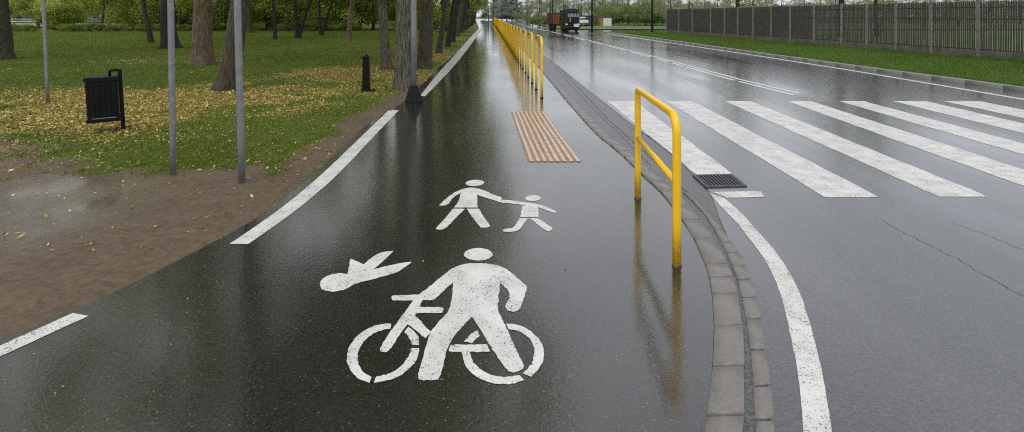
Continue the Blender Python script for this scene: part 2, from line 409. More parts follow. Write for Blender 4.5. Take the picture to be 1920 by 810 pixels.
# the far ground: one sheet to the horizon
g = np_mesh('ground', [(-700,-60,-.09),(700,-60,-.09),(700,900,-.09),(-700,900,-.09)], [(0,1,2,3)], extra={'dirt':[.1]*4,'leaf':[0]*4})
tag(link('ground', g, M['lawn']), kind='structure')
ZP, ZR = .004, .004
path = strip('path', path_left, kerbL, -4, 260, ZP, M['path'], 260, 4)
road = strip('road', joint, lambda y: road_right(y)+.02, -4, 260, ZR, M['road'], 260, 4)
strip('gutter', lambda y: kerbL(y)+.03, lambda y: joint(y)+.06, -4, 260, -.001, M['gutter'], 260, 2)

# kerb stones and the row of setts
def stones(name, fl, fr, ybreaks, z1, mat, gap=.005, parent=None):
    V, Fc, A = [], [], []
    for y0, y1 in zip(ybreaks, ybreaks[1:]):
        a, b = y0+gap, y1-gap; k = len(V); v = random.random()
        j = lambda s=.004: random.uniform(-s, s)
        q = [(float(fl(a))+j(), a+j()), (float(fr(a))+j(), a+j()), (float(fr(b))+j(), b+j()), (float(fl(b))+j(), b+j())]
        zt = z1+j(.003); ins = .009
        cx, cy = sum(p[0] for p in q)/4, sum(p[1] for p in q)/4
        for z, kk in ((-.03, 0), (zt-.007, 0), (zt, ins)):
            for p in q:
                d = Vector((cx-p[0], cy-p[1])).normalized()*kk
                V.append((p[0]+d.x, p[1]+d.y, z+(j(.0015) if kk else 0))); A.append(v)
        for lev in (0, 4):
            for e in range(4): Fc.append((k+lev+e, k+lev+(e+1) % 4, k+lev+4+(e+1) % 4, k+lev+4+e))
        Fc.append((k+8, k+9, k+10, k+11))
    return tag(link(name, np_mesh(name, V, Fc, var=A), mat, parent), kind='structure')
yb = [2.39, 2.72, 3.08, 3.43, 3.65, 3.84]; 
while yb[0] > -3.5: yb.insert(0, yb[0]-random.uniform(.33, .42))
while yb[-1] < 60: yb.append(yb[-1]+random.uniform(.26, .46)*(1 if yb[-1] < 30 else 2))
kerb = stones('kerb', kerbL, kerbR, yb, .020, M['kerb'], .008)
yb = [1.9]
while yb[0] > -3.5: yb.insert(0, yb[0]-random.uniform(.2, .3))
while yb[-1] < 5.25: yb.append(yb[-1]+random.uniform(.17, .31))
stones('sett_row', settL, settR, yb, .012, M['kerb'], .009)
strip('kerb_far', kerbL, kerbR, 60, 260, .02, M['kerb_far'], 30, 1)

# right kerb, verge, junction
def kerb_right():
    yb = list(np.arange(-4, 56.5, 1.0)); mb = MB()
    return stones('verge_kerb', lambda y: road_right(y)+.02, lambda y: road_right(y)+.22, yb, .11, M['kerb_far'], .004)
kerb_right()
strip('verge_kerb_far', lambda y: road_right(y)+.02, lambda y: road_right(y)+.2, 68, 260, .10, M['kerb_far'], 40, 1)
strip('side_road', lambda y: road_right(y)+.02, lambda y: 90+0*y, 57, 67.5, .002, M['road'], 20, 2)

# ------------------------------------------------------------------ lawn with soil and litter masks
def soil_mask(x, y):
    u = path_left(y)-x
    a = 1-sstep(4.9, 7.6, y-2.4*(fbm(x*.9, y*.9, 3)-.5)-1.4*(fbm(x*4, y*4, 4)-.5)+.25*np.exp(-((x+3.6)/1.2)**2)-.10*np.clip(u-2.5, 0, 5))
    b = (1-sstep(.10, .75, u+.5*(fbm(x*1.5, y*1.5, 5)-.5)))*(1-.6*sstep(11, 20, y))
    c = .55*np.exp(-(((x+6.6)/1.3)**2+((y-8.3)/.7)**2))
    c2 = .9*np.exp(-(((x+8.2)/2.5)**2+((y-7.0)/1.0)**2))
    return np.clip(np.maximum(np.maximum(a, b), np.maximum(c, c2)), 0, 1)
def leaf_mask(x, y):
    def blob(cx, cy, rx, ry, amp=1): return amp*np.exp(-(((x-cx)/rx)**2+((y-cy)/ry)**2)**1.6)
    u = path_left(y)-x
    m = blob(-9.0, 10.0, 4.6, 2.9)+blob(-6.4, 11.6, 2.4, 2.2, .9)+blob(-4.6, 15.6, 2.6, 3.6, .95)+blob(-3.4, 20, 1.5, 4.5, .8)+blob(-6, 12.5, 2.4, 1.4, .6)
    m += .6*np.exp(-((u-.8)/.9)**2)*sstep(14, 20, y)*(1-sstep(50, 80, y))
    m += blob(-12, 21, 5, 1.2, .32)+blob(-7, 25, 3, 2.5, .28)
    m *= .15+1.5*sstep(.25, .7, fbm(x*.8, y*.8, 21))
    return np.clip(m, 0, 1)
def lawn_z(x, y):
    u = path_left(y)-x
    return -.022+.045*sstep(-.05, .45, u)+.03*(fbm(x*1.7, y*1.7, 8)-.45)*sstep(.0, .5, u)+.02*(fbm(x*6, y*6, 9)-.5)*sstep(0, .3, u)
ny, nx = 420, 200
ys = -4+ (np.linspace(0, 1, ny)**1.9)*170
us = -.12+ (np.linspace(0, 1, nx)**2.4)*140
YY, UU = np.meshgrid(ys, us, indexing='ij'); XX = path_left(YY)-UU
ZZ = lawn_z(XX, YY)
i, j = np.meshgrid(np.arange(ny-1), np.arange(nx-1), indexing='ij'); a = (i*nx+j).ravel()
lawn = np_mesh('lawn', np.stack([XX, YY, ZZ], -1).reshape(-1, 3), np.stack([a+1, a, a+nx, a+nx+1], 1),
               extra={'wet': np.exp(-(((XX+4.35)/.9)**2+((YY-4.85)/1.1)**2)).ravel(), 'dirt': soil_mask(XX, YY).ravel(), 'leaf': leaf_mask(XX, YY).ravel()}, smooth=True)
tag(link('lawn', lawn, M['lawn']), kind='structure')

M['verge'] = None
def verge_mat():
    m, nt = new_mat('verge_turf'); n = N(nt); v = n.coord()
    f = n.noise(v, 30, 5, .7); b = n.noise(v, 1.2, 4)
    c = n.ramp(f, [(.28, (.045, .075, .012)), (.55, (.12, .19, .032)), (.8, (.24, .32, .075))])
    c = n.mix(.4, c, n.ramp(b, [(.3, (.55, .6, .45)), (.7, (1, 1, 1))]), 'MULTIPLY')
    n.bsdf(c, .75, n.bump(f, .7, .04), 0, .3); return m
M['verge'] = verge_mat()
strip('verge', lambda y: road_right(y)+.21, lambda y: 110+0*y, -4, 57, .085, M['verge'], 90, 40)
strip('field', lambda y: road_right(y)+.19, lambda y: 140+0*y, 67.5, 260, .07, M['verge'], 60, 20)

# ------------------------------------------------------------------ grass blades, fallen leaves (uncountable)
def blades(name, x, y, z, hgt, wid, mat):
    n = len(x); th = rng.random(n)*6.283; ln = rng.normal(0, .45, (n, 2))*hgt[:, None]
    dx, dy = np.cos(th)*wid/2, np.sin(th)*wid/2
    V = np.stack([np.stack([x-dx, y-dy, z], 1), np.stack([x+dx, y+dy, z], 1), np.stack([x+ln[:, 0], y+ln[:, 1], z+hgt], 1)], 1).reshape(-1, 3)
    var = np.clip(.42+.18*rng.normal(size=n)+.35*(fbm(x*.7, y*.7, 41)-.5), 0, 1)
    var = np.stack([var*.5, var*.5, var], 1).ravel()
    return link(name, np_mesh(name, V, np.arange(3*n).reshape(-1, 3), var=var), mat)
# park side: samples dense near, thinner far
n = 520000
y = 4.6+(rng.random(n)**1.8)*55; x = path_left(y)-.1-rng.random(n)*(np.maximum(1.0, .98*y+path_left(y)+1.5))
keep = (rng.random(n) < np.clip(1.25-1.75*soil_mask(x, y)-1.2*(fbm(x*2.5, y*2.5, 31)-.5), 0, 1)) & (rng.random(n) > .8*leaf_mask(x, y))
x, y = x[keep], y[keep]; n = len(x)
hgt = rng.uniform(.018, .052, n)*(1+.016*y); wid = .005+.0009*y
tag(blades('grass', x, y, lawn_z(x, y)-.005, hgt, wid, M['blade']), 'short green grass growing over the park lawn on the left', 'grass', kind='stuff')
n = 150000
y = 9+(rng.random(n)**1.3)*46; x = road_right(y)+.24+rng.random(n)**1.2*7
hgt = rng.uniform(.04, .11, n)*(1+1.6*np.exp(-np.abs(x-(18.3-.125*(y-20.5)))/.35)); wid = np.full(n, .022)
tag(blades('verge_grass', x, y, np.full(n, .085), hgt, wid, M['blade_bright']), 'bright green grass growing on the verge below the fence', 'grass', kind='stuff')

def litter(name, x, y, z, size, mat, dark=0):
    n = len(x); th = rng.random(n)*6.283; ti = rng.normal(0, .33, (n, 2)); asp = rng.uniform(.45, .8, n)
    ux = np.stack([np.cos(th), np.sin(th), ti[:, 0]], 1)*size[:, None]; vx = np.stack([-np.sin(th), np.cos(th), ti[:, 1]], 1)*(size*asp)[:, None]
    c = np.stack([x, y, z+.35*size*np.abs(ti).max(1)+.003], 1)
    V = np.stack([c-ux*.5, c+vx*.5, c+ux*.5, c-vx*.5], 1).reshape(-1, 3)
    var = np.repeat(np.clip(rng.normal(.52-dark, .30, n), 0, 1), 4)
    return link(name, np_mesh(name, V, np.arange(4*n).reshape(-1, 4), var=var), mat)
n = 620000
y = 4+(rng.random(n)**1.3)*36; x = path_left(y)+.05-rng.random(n)*np.maximum(1.2, .98*y+path_left(y)+1)
lm = leaf_mask(x, y)
keep = rng.random(n) < np.clip(1.5*lm**1.6*(.25+1.5*fbm(x*3.3, y*3.3, 77)**1.5)+.010*(y > 6)+.003+.02*np.exp(-((y-6.6)/.8)**2), 0, 1); x, y = x[keep], y[keep]; n = len(x)
sz = np.clip(.022*np.exp(rng.normal(0, .42, n)), .008, .07)*(1+.012*y)
tag(litter('fallen_leaves', x, y, lawn_z(x, y)+.008, sz, M['fallen']), 'yellow fallen leaves scattered over the park lawn and soil', 'leaves', kind='stuff')
n = 420
y = 2.5+(rng.random(n)**1.6)*45; t = rng.random(n)**1.8; x = path_left(y)+.02+t*(kerbL(y)-path_left(y)-.1)
keep = rng.random(n) < .55; x, y = x[keep], y[keep]; n = len(x)
tag(litter('leaf_crumbs', x, y, np.full(n, ZP+.001), rng.uniform(.008, .020, n)*(1+.02*y), M['fallen'], .1), 'tiny leaf crumbs strewn over the wet path', 'leaves', kind='stuff')

# ------------------------------------------------------------------ painted markings (parts of the path and the road)
ZM = .0065
def px_poly(mb, pts, zoom=None, z=ZM):
    if zoom: x0, y0, s = zoom; pts = [(x0+u/s, y0+v/s) for u, v in pts]
    g = [Vector(G(px, py)) for px, py in pts]; out = []
    for a, b in zip(g, g[1:]+g[:1]):                 # ragged paint edge
        m = max(1, int((b-a).length/.016))
        for q in range(m):
            p = a.lerp(b, q/m); out.append((p.x+random.gauss(0, .0016), p.y+random.gauss(0, .0022)))
    mb.poly(out, z)
def ell(c, rx, ry, n=28, rot=0): 
    return [(c[0]+rx*math.cos(t)*math.cos(rot)-ry*math.sin(t)*math.sin(rot), c[1]+rx*math.cos(t)*math.sin(rot)+ry*math.sin(t)*math.cos(rot)) for t in [2*math.pi*k/n for k in range(n)]]
def chaikin(pts, it=1, keep=25):
    """rounds gentle corners and keeps sharp ones"""
    for _ in range(it):
        out = []; n = len(pts)
        for k in range(n):
            a, b, c = Vector(pts[k-1]), Vector(pts[k]), Vector(pts[(k+1) % n])
            if (b-a).length < 1e-6 or (c-b).length < 1e-6: continue
            ang = math.degrees((b-a).angle(c-b))
            if ang > 48: out.append(tuple(b))
            else: out.append(tuple(b.lerp(a, .25))); out.append(tuple(b.lerp(c, .25)))
        pts = out
    return pts
ZA, ZB, ZC = (640, 540, 4.05), (580, 440, 4.05), (800, 320, 6.23)
b2a = lambda u, v: (u-243, v-405)                      # zoom B coordinates into zoom A
body = [b2a(*p) for p in [(1280,222),(1200,225),(1150,235),(1090,260),(1040,295),(980,345),(920,395),(850,450),(830,465),(640,467),(628,474),(623,488),(628,501),(640,507),(787,507)]]
body += [(505,160),(440,250),(380,330),(335,395),(297,460),(292,475),(305,490),(325,497),(350,492),(365,480),(400,430),(440,365),(505,280),(570,335),(635,390),(645,388),(678,340),(668,330),(560,215),(572,198),(755,198),(768,190),(773,162),(765,153),(600,153),(592,148),(617,100),(690,98),(715,88),(757,45)]
body += [b2a(*p) for p in [(1095,365),(1085,470),(1075,530),(1055,590)]]
body += [(790,212),(730,272),(690,325),(660,390),(640,460),(610,570),(585,660),(585,690),(600,705),(650,713),(715,710),(740,695),(755,660),(775,590),(797,500),(818,440),(850,380),(900,320),(990,228),(1050,310),(1110,415),(1180,530),(1255,630),(1285,650),(1330,648),(1380,625),(1387,600),(1375,575),(1310,445),(1260,320),(1195,195)]
body += [b2a(*p) for p in [(1435,590),(1430,540),(1440,470),(1448,375),(1480,400),(1515,435),(1525,470),(1515,500),(1495,530),(1488,550),(1497,575),(1520,590),(1560,592),(1590,580),(1605,560),(1640,455),(1655,415),(1650,395),(1620,370),(1560,320),(1500,270),(1430,238),(1350,225)]]
pieces = [body,
 [(378,278),(330,277),(260,290),(180,325),(105,385),(55,460),(40,540),(50,600),(85,660),(140,705),(215,728),(232,682),(180,662),(135,610),(120,550),(125,490),(160,425),(215,370),(290,332),(375,317)],
 [(248,730),(330,718),(430,685),(510,630),(560,575),(588,510),(593,465),(532,462),(515,520),(470,590),(400,645),(330,670),(263,680)],
 [(512,300),(555,335),(585,385),(593,440),(535,443),(525,400),(500,365),(475,340)],
 [(830,438),(1105,437),(1130,492),(975,494),(985,540),(1015,590),(1070,640),(1140,672),(1230,686),(1310,680),(1350,668),(1388,708),(1330,730),(1240,742),(1150,735),(1060,705),(980,650),(930,580),(912,494),(811,490)],
 [(1035,332),(1053,372),(1015,400),(995,425),(932,418),(960,380),(1000,345)],
 [(1252,278),(1330,283),(1410,315),(1480,370),(1525,430),(1540,495),(1535,560),(1500,625),(1440,682),(1378,655),(1430,610),(1462,550),(1470,490),(1455,430),(1410,370),(1350,335),(1270,322)]]
mb = MB()
for p in pieces: px_poly(mb, chaikin(p, 2), ZA)
px_poly(mb, ell((1282,155), 108, 48), ZB)
tag(mb.build('cyclist_symbol', M['paint_fresh'], path), 'large white stencil of a person standing over a bicycle')
mb = MB()
px_poly(mb, chaikin([(80,385),(90,350),(130,320),(190,303),(240,300),(290,306),(300,250),(313,188),(415,232),(470,180),(540,140),(640,128),(570,200),(488,270),(600,240),(740,213),(778,215),(720,262),(650,300),(500,340),(350,378),(290,415),(230,435),(160,441),(110,430),(85,410)], 2), ZB)
tag(mb.build('fallen_figure_symbol', M['paint_fresh'], path), 'white stencil fragment with a round head and two pointed legs lying sideways')
mb = MB()
for p in [[(480,205),(390,230),(300,275),(220,340),(150,405),(150,418),(230,413),(270,380),(290,340),(330,305),(400,265),(385,330),(365,380),(320,438),(598,438),(590,380),(592,290),(680,320),(790,352),(860,380),(1000,393),(1110,405),(1165,412),(1119,420),(1108,480),(1095,548),(1310,548),(1305,480),(1303,432),(1400,475),(1490,503),(1520,492),(1500,475),(1400,430),(1310,400),(1240,390),(1130,375),(1000,355),(872,345),(877,320),(780,285),(690,245),(600,213),(540,205)],
          [(310,452),(448,452),(330,570),(205,698),(120,698),(108,680),(200,580),(260,510)],
          [(467,452),(608,452),(660,540),(738,640),(735,660),(710,672),(630,673),(540,560)],
          [(1085,563),(1180,565),(1120,650),(1080,700),(1040,722),(900,722),(888,705),(900,690),(1005,682),(1040,640)],
          [(1205,565),(1312,563),(1380,620),(1465,675),(1465,700),(1440,715),(1400,717),(1300,640)]]:
    px_poly(mb, chaikin(p, 2), ZC)
px_poly(mb, ell((563,150), 108, 37, rot=-.06), ZC); px_poly(mb, ell((1243,328), 92, 35), ZC)
tag(mb.build('pedestrians_symbol', M['paint_fresh'], path), 'white stencil of an adult leading a child by the hand')

def line_between(name, left_px, right_px, parent, mat=M['paint'], n=26):
    """marking between two pixel edges, resampled and slightly uneven"""
    def res(pts):
        g = [Vector(G(*p)) for p in pts]; d = [0]
        for a, b in zip(g, g[1:]): d.append(d[-1]+(b-a).length)
        t = np.linspace(0, d[-1], n)
        return np.stack([np.interp(t, d, [p.x for p in g]), np.interp(t, d, [p.y for p in g])], 1)
    L, R = res(left_px), res(right_px)
    for A in (L, R):
        for _ in range(max(2, n//6)): A[1:-1] = (A[:-2]+2*A[1:-1]+A[2:])/4
    L += rng.normal(0, .0012, L.shape); R += rng.normal(0, .0012, R.shape)
    V = np.concatenate([np.c_[L, np.full(n, ZM)], np.c_[R, np.full(n, ZM)]]); i = np.arange(n-1)
    return link(name, np_mesh(name, V, np.stack([i, i+n, i+n+1, i+1], 1)), mat, parent)
line_between('path_edge_line', [(-330,800),(-160,722),(0,650),(136,589)], [(-330,828),(-160,746),(0,671),(166,594)], path)
line_between('path_edge_line', [(430,459),(500,413),(560,366),(610,322),(668,266),(728,208)], [(465,459),(533,413),(590,368),(640,322),(692,266),(748,207)], path)
line_between('path_edge_line', [(788,180),(813,146),(845,112),(872,81),(890,61),(895,57)], [(797,181),(823,155),(854,122),(880,88),(899,62),(905,53)], path, n=40)

# zebra crossing
def zebra():
    V, Fc = [], []
    stripes = [(2.00, 2.57, 2.08, 2.50, 5.98), (3.23, 3.78, 3.09, 3.63, 5.26), (4.46, 5.00, 4.23, 4.72, 5.28), (5.76, 6.27, 5.36, 5.90, 5.30), (6.85, 7.37, 6.50, 7.05, 5.3), (7.97, 8.68, 7.64, 8.22, 5.35), (9.03, 9.80, 8.78, 9.36, 5.4)]
    for tl, tr, bl, br, yb in stripes:
        m = 24; k = len(V); yt = 11.18
        for q in range(m+1):
            t = q/m; yy = yb+(yt-yb)*t
            V.append((bl+(tl-bl)*t+random.gauss(0, .006), yy, ZM)); V.append((br+(tr-br)*t+random.gauss(0, .006), yy, ZM))
        for q in range(m): Fc.append((k+2*q, k+2*q+1, k+2*q+3, k+2*q+2))
    return link('zebra_crossing', np_mesh('zebra_crossing', V, Fc), M['paint'], road)
tag(zebra(), 'seven worn white crossing stripes on the wet road')
line_between('road_edge_line', [(1331,364),(1361,399),(1379,414),(1396,438),(1413,458),(1423,471),(1451,516),(1468,567),(1482,625),(1493,680),(1501,739),(1507,810),(1509,900)],
             [(1359,373),(1394,404),(1423,438),(1453,470),(1476,504),(1499,546),(1514,592),(1533,659),(1545,718),(1556,781),(1560,810),(1568,900)], road, n=60)
mb = MB(); px_poly(mb, [(1336,361),(1426,359.5),(1433,370.5),(1364,372)]); mb.build('crossing_tab', M['paint'], road)
def ribbon(name, f, y0, y1, w, parent, z=ZM, n=60):
    ys = np.linspace(y0, y1, n); x = f(ys); V = np.concatenate([np.c_[x-w/2, ys, np.full(n, z)], np.c_[x+w/2, ys, np.full(n, z)]]); i = np.arange(n-1)
    return link(name, np_mesh(name, V, np.stack([i, i+n, i+n+1, i+1], 1)), M['paint'], parent)
cl = lambda y: np.interp(y, [12, 15, 22, 39, 51, 64, 80, 140, 260], [6.60, 6.38, 6.25, 5.55, 4.95, 4.1, 2.9, .4, -6.6])
ribbon('centre_line', lambda y: cl(y)+.02, 12.25, 120, .13, road, n=120)
for a, b in [(12.0, 14.5), (14.75, 18.6), (18.9, 20.2), (20.6, 22), (23, 26), (27.5, 31), (33, 37), (39, 43), (45, 49), (52, 58), (62, 70), (75, 85)]:
    ribbon('centre_line_dash', lambda y: cl(y)-.24, a, b, .13, road, n=12)
ribbon('road_edge_line', lambda y: np.interp(y, [-4, 5, 11.4, 17.5, 23, 36.7, 54, 64, 72, 140, 260], [11.2, 11.0, 10.95, 11.08, 10.95, 10.25, 9.4, 7.9, 5.7, 3.0, -3]), -4, 53, .16, road, n=90)
ribbon('road_edge_line', lambda y: road_right(y)-.5, 70, 150, .16, road, n=30)

# cracks and seams in the asphalt
def crack(name, pts, w, z, parent):
    g = [Vector(G(*p)) for p in pts]; L, R = [], []
    for a, b in zip(g, g[1:]):
        m = max(2, int((b-a).length/.04)); d = (b-a).normalized(); nn = Vector((-d.y, d.x))
        for q in range(m):
            p = a.lerp(b, q/m)+nn*random.gauss(0, .008); ww = w*random.uniform(.35, 1.3)
            L.append(p+nn*ww/2); R.append(p-nn*ww/2)
    n = len(L); V = [(p.x, p.y, z) for p in L]+[(p.x, p.y, z) for p in R]; i = np.arange(n-1)
    return link(name, np_mesh(name, V, np.stack([i, i+1, i+n+1, i+n], 1)), M['crack'], parent)
M['crack'] = simple('dark_crack', (.022, .022, .022), .6)
crack('crack', [(1640,408),(1700,440),(1760,470),(1800,490),(1860,525),(1935,566)], .0045, .0062, road)
crack('crack', [(1785,418),(1850,442),(1920,470),(2000,505)], .0045, .0062, road)
crack('crack', [(1180,238),(1230,262),(1290,300)], .010, .0062, road)
crack('seam', [(1040,118),(1085,165),(1138,222),(1206,282),(1262,336),(1292,366)], .012, .0012, road)
crack('seam', [(1027,108),(1062,150),(1104,196),(1160,250),(1222,312)], .008, .0012, road)
# tactile paving
def tactile():
    A, B, C_, D = [Vector(G(*p)) for p in ((958,210),(1020,210),(1090,304),(990,304))]
    mb = MB(); mb.prism([D, C_, B, A], -.01, ZP+.006)
    o = mb.build('tactile_paving', M['tactile_base'], path); tag(o, 'rust and white ribbed tactile paving panel')
    mb = MB()
    for k in range(8):
        t0, t1 = (k+.30)/8, (k+.78)/8
        pts = []
        for q in range(15):
            s = q/14; w = .004*math.sin(s*9+k)
            pts.append((D.lerp(C_, t0).lerp(A.lerp(B, t0), s), D.lerp(C_, t1).lerp(A.lerp(B, t1), s), w))
        for (a, b, w), (c, d, w2) in zip(pts, pts[1:]):
            mb.prism([(a.x+w, a.y), (b.x+w, b.y), (d.x+w2, d.y), (c.x+w2, c.y)], ZP+.004, ZP+.013, .004)
    mb.build('rib', M['tactile_rib'], o)
tactile()

# drain grate
def drain():
    q = [Vector(G(*p)) for p in ((1326,352),(1396,350),(1371,329.5),(1303,331))]     # near-left, near-right, far-right, far-left
    t = thing('drain_grate', 'cast iron drain grate set in the road between two zebra markings', 'drain', (0, 0, 0))
    mb = MB(); c = sum(q, Vector((0, 0)))/4
    out = [c+(p-c)*1.10 for p in q]; inn = [c+(p-c)*.93 for p in q]
    for k in range(4): mb.prism([out[k], out[(k+1) % 4], inn[(k+1) % 4], inn[k]], -.005, .017, .002)
    mb.build('frame', M['iron'], t)
    mb = MB(); mb.poly(inn, .0095); mb.build('pit', M['pit'], t)  # flat black sheet under the bars, painted shade of the hollow
    for k in range(10):
        a, b = (k+.30)/10, (k+.72)/10
        A0, A1 = inn[0].lerp(inn[1], a), inn[0].lerp(inn[1], b); B0, B1 = inn[3].lerp(inn[2], a), inn[3].lerp(inn[2], b)
        mb = MB(); mb.prism([A0, A1, B1, B0], .0098, .0155, .002); mb.build('bar', M['iron'], t)
drain()

# ------------------------------------------------------------------ guard rails
def arc(c, r, a0, a1, n=8): return [(c[0]+r*math.cos(a0+(a1-a0)*k/n), c[1]+r*math.sin(a0+(a1-a0)*k/n)) for k in range(n+1)]
def near_rail():
    a = Vector(G(1269, 499)); b = Vector(G(1196, 373)); L = (b-a).length
    t = thing('guard_rail', 'single yellow tubular guard rail with a middle bar standing by the zebra crossing', 'guard rail', (a.x, a.y, 0), math.atan2(b.y-a.y, b.x-a.x))
    h, r, r1, r2 = 1.075, .0305, .13, .055
    prof = [(0, .0), (0, .3), (0, h-r1-.1)]+arc((r1, h-r1), r1, math.pi, math.pi/2, 10)+arc((L-r2, h-r2), r2, math.pi/2, 0, 8)+[(L, .3), (L, 0)]
    MB().tube([(s, 0, z) for s, z in prof], r, 20).build('hoop', M['yellow'], t)
    MB().tube([(r*.6, 0, .60), (L-r*.6, 0, .60)], .024, 16).build('middle_bar', M['yellow'], t)
    for s in (0, L): MB().tube([(s, 0, .0), (s, 0, .012)], r*1.18, 18).build('foot_collar', M['iron'], t)
near_rail()
def hoop(label, y0, y1):
    a = Vector((float(rail_x(y0)), y0)); b = Vector((float(rail_x(y1)), y1)); L = (b-a).length
    t = thing('hoop_rail', label, 'guard rail', (a.x, a.y, 0), math.atan2(b.y-a.y, b.x-a.x), 'yellow hoop rails in a row beside the path')
    h, r, rr = 1.31, .031, .2
    prof = [(0, 0), (0, .4), (0, h-rr)]+arc((rr, h-rr), rr, math.pi, math.pi/2, 8)+arc((L-rr, h-rr), rr, math.pi/2, 0, 8)+[(L, .4), (L, 0)]
    MB().tube([(s, 0, z) for s, z in prof], r, 14).build('hoop', M['yellow'], t)
    for s in (0, L): MB().tube([(s, 0, .0), (s, 0, .02)], r*1.25, 14).build('foot_collar', M['black_metal'], t)
    return t
h0 = hoop('yellow hoop rail nearest the camera in the row along the path', 11.6, 12.95)
ang = h0.rotation_euler.z
names = ['second yellow hoop rail from the near end of the row', 'third yellow hoop rail from the near end of the row']
for k in range(1, 45):
    y0 = 11.6+2.55*k
    dup(h0, (float(rail_x(y0)), y0, 0), ang+random.uniform(-.004, .004), label=names[k-1] if k < 3 else 'yellow hoop rail farther back in the long row beside the wet path')

# ------------------------------------------------------------------ posts, bin, bollard, lamp post
def post(px, py, topdx, w, hgt, label):
    x, y = G(px, py)
    t = thing('sign_post', label, 'post', (x, y, 0), 0, 'plain grey posts on the park edge')
    dx = topdx*y/F
    pts = [(dx*k/6*hgt/2.0, 0, -.05 if k == 0 else hgt*k/6) for k in range(7)]
    MB().tube(pts, w/2, 14).build('pole', M['galv'], t)
    MB().lathe((pts[-1][0], 0, hgt), [(w/2*1.08, -.01), (w/2*1.08, .015), (w/2*.6, .03)], 14).build('cap', M['black_plastic'], t)
post(90, 196, -8, .066, 3.1, 'leftmost thin grey metal post standing in yellow leaves beyond the bin')
post(325, 331, -5, .066, 3.0, 'thin grey metal post in the middle, just right of the black bin')
post(454, 347, -9, .072, 3.0, 'rightmost thin grey metal post at the soil edge nearest the path')

def bin_():
    x, y = G(232, 247)
    t = thing('litter_bin', 'black square litter bin hung on a leaning post among yellow leaves', 'litter bin', (x, y, 0), math.radians(35))
    k = -.045                                                            # everything leans a little
    lean = Matrix(((1, 0, -.055), (0, 1, 0), (0, 0, 1)))
    def sh(o):
        for v in o.data.vertices: v.co = lean @ v.co
    mb = MB().box((0, .0, .46), (.055, .055, 1.03), bevel=.004); sh(mb.build('post', M['black_metal'], t))
    mb = MB(); bx, bw, bd, z0, z1 = -.222, .375, .30, .20, .875
    mb.box((bx, 0, (z0+z1)/2), (bw, bd, z1-z0-.06), bevel=.012)
    for q in range(5): mb.box((bx-bw/2+.055+q*.067, -bd/2-.004, (z0+z1)/2-.01), (.050, .016, z1-z0-.16), bevel=.004)
    for q in range(4):
        for sx in (-1,): mb.box((bx+sx*(bw/2+.004), -bd/2+.06+q*.08, (z0+z1)/2), (.016, .05, z1-z0-.16), bevel=.004)
    sh(mb.build('container', M['black_plastic'], t))
    for zc, hh in ((z1-.03, .06), (z0+.025, .05)):
        mb = MB(); mb.box((bx, 0, zc), (bw+.05, bd+.03, hh), bevel=.006); sh(mb.build('rim', M['black_metal'], t))
    mb = MB().box((bx, 0, z0+.062), (bw-.08, bd+.028, .012), bevel=.002); sh(mb.build('trim_strip', M['galv'], t))
    mb = MB(); mb.tube([(-.125, 0, z1-.01), (-.125, 0, .955), (-.108, 0, .962), (-.02, 0, .962)], .02, 10); sh(mb.build('handle', M['black_metal'], t))
bin_()

def bollard():
    x, y = G(687, 174)
    t = thing('bollard', 'short black square bollard with a pointed cap on the leafy lawn', 'bollard', (x, y, 0))
    mb = MB().box((0, 0, .39), (.165, .165, .82), bevel=.012, taper=.86)
    mb.build('shaft', M['black_metal'], t)
    MB().box((0, 0, .825), (.165, .165, .045), bevel=.008).build('collar', M['black_metal'], t)
    MB().lathe((0, 0, .848), [(.075, 0), (.045, .022), (.02, .032), (.018, .05), (.004, .056)], 12).build('cap', M['black_metal'], t)
    mb = MB()
    for sx, sy in ((.1, -.02), (-.08, -.05), (.02, .1), (.17, 0)): mb.box((sx, sy, .04), (.1, .09, .10), Matrix.Rotation(sx*6, 3, 'Z'), .02, .5)
    mb.build('footing', M['black_metal'], t)
bollard()

def lamp():
    x, y = G(776, 191)
    t = thing('lamp_post', 'tall grey lamp post with a flared ribbed black base at the path edge', 'lamp post', (x, y, 0))
    MB().tube([(0, 0, .2), (0, 0, 1.5), (-.01, 0, 3.0), (-.01, 0, 6.2)], [.060, .058, .054, .045], 20).build('pole', M['galv_light'], t)
    MB().lathe((0, 0, 0), [(.188, -.02), (.188, .03), (.172, .07), (.135, .19), (.095, .30), (.088, .335), (.07, .345)], 32, rib=-.07).build('base', M['black_plastic'], t)
lamp()

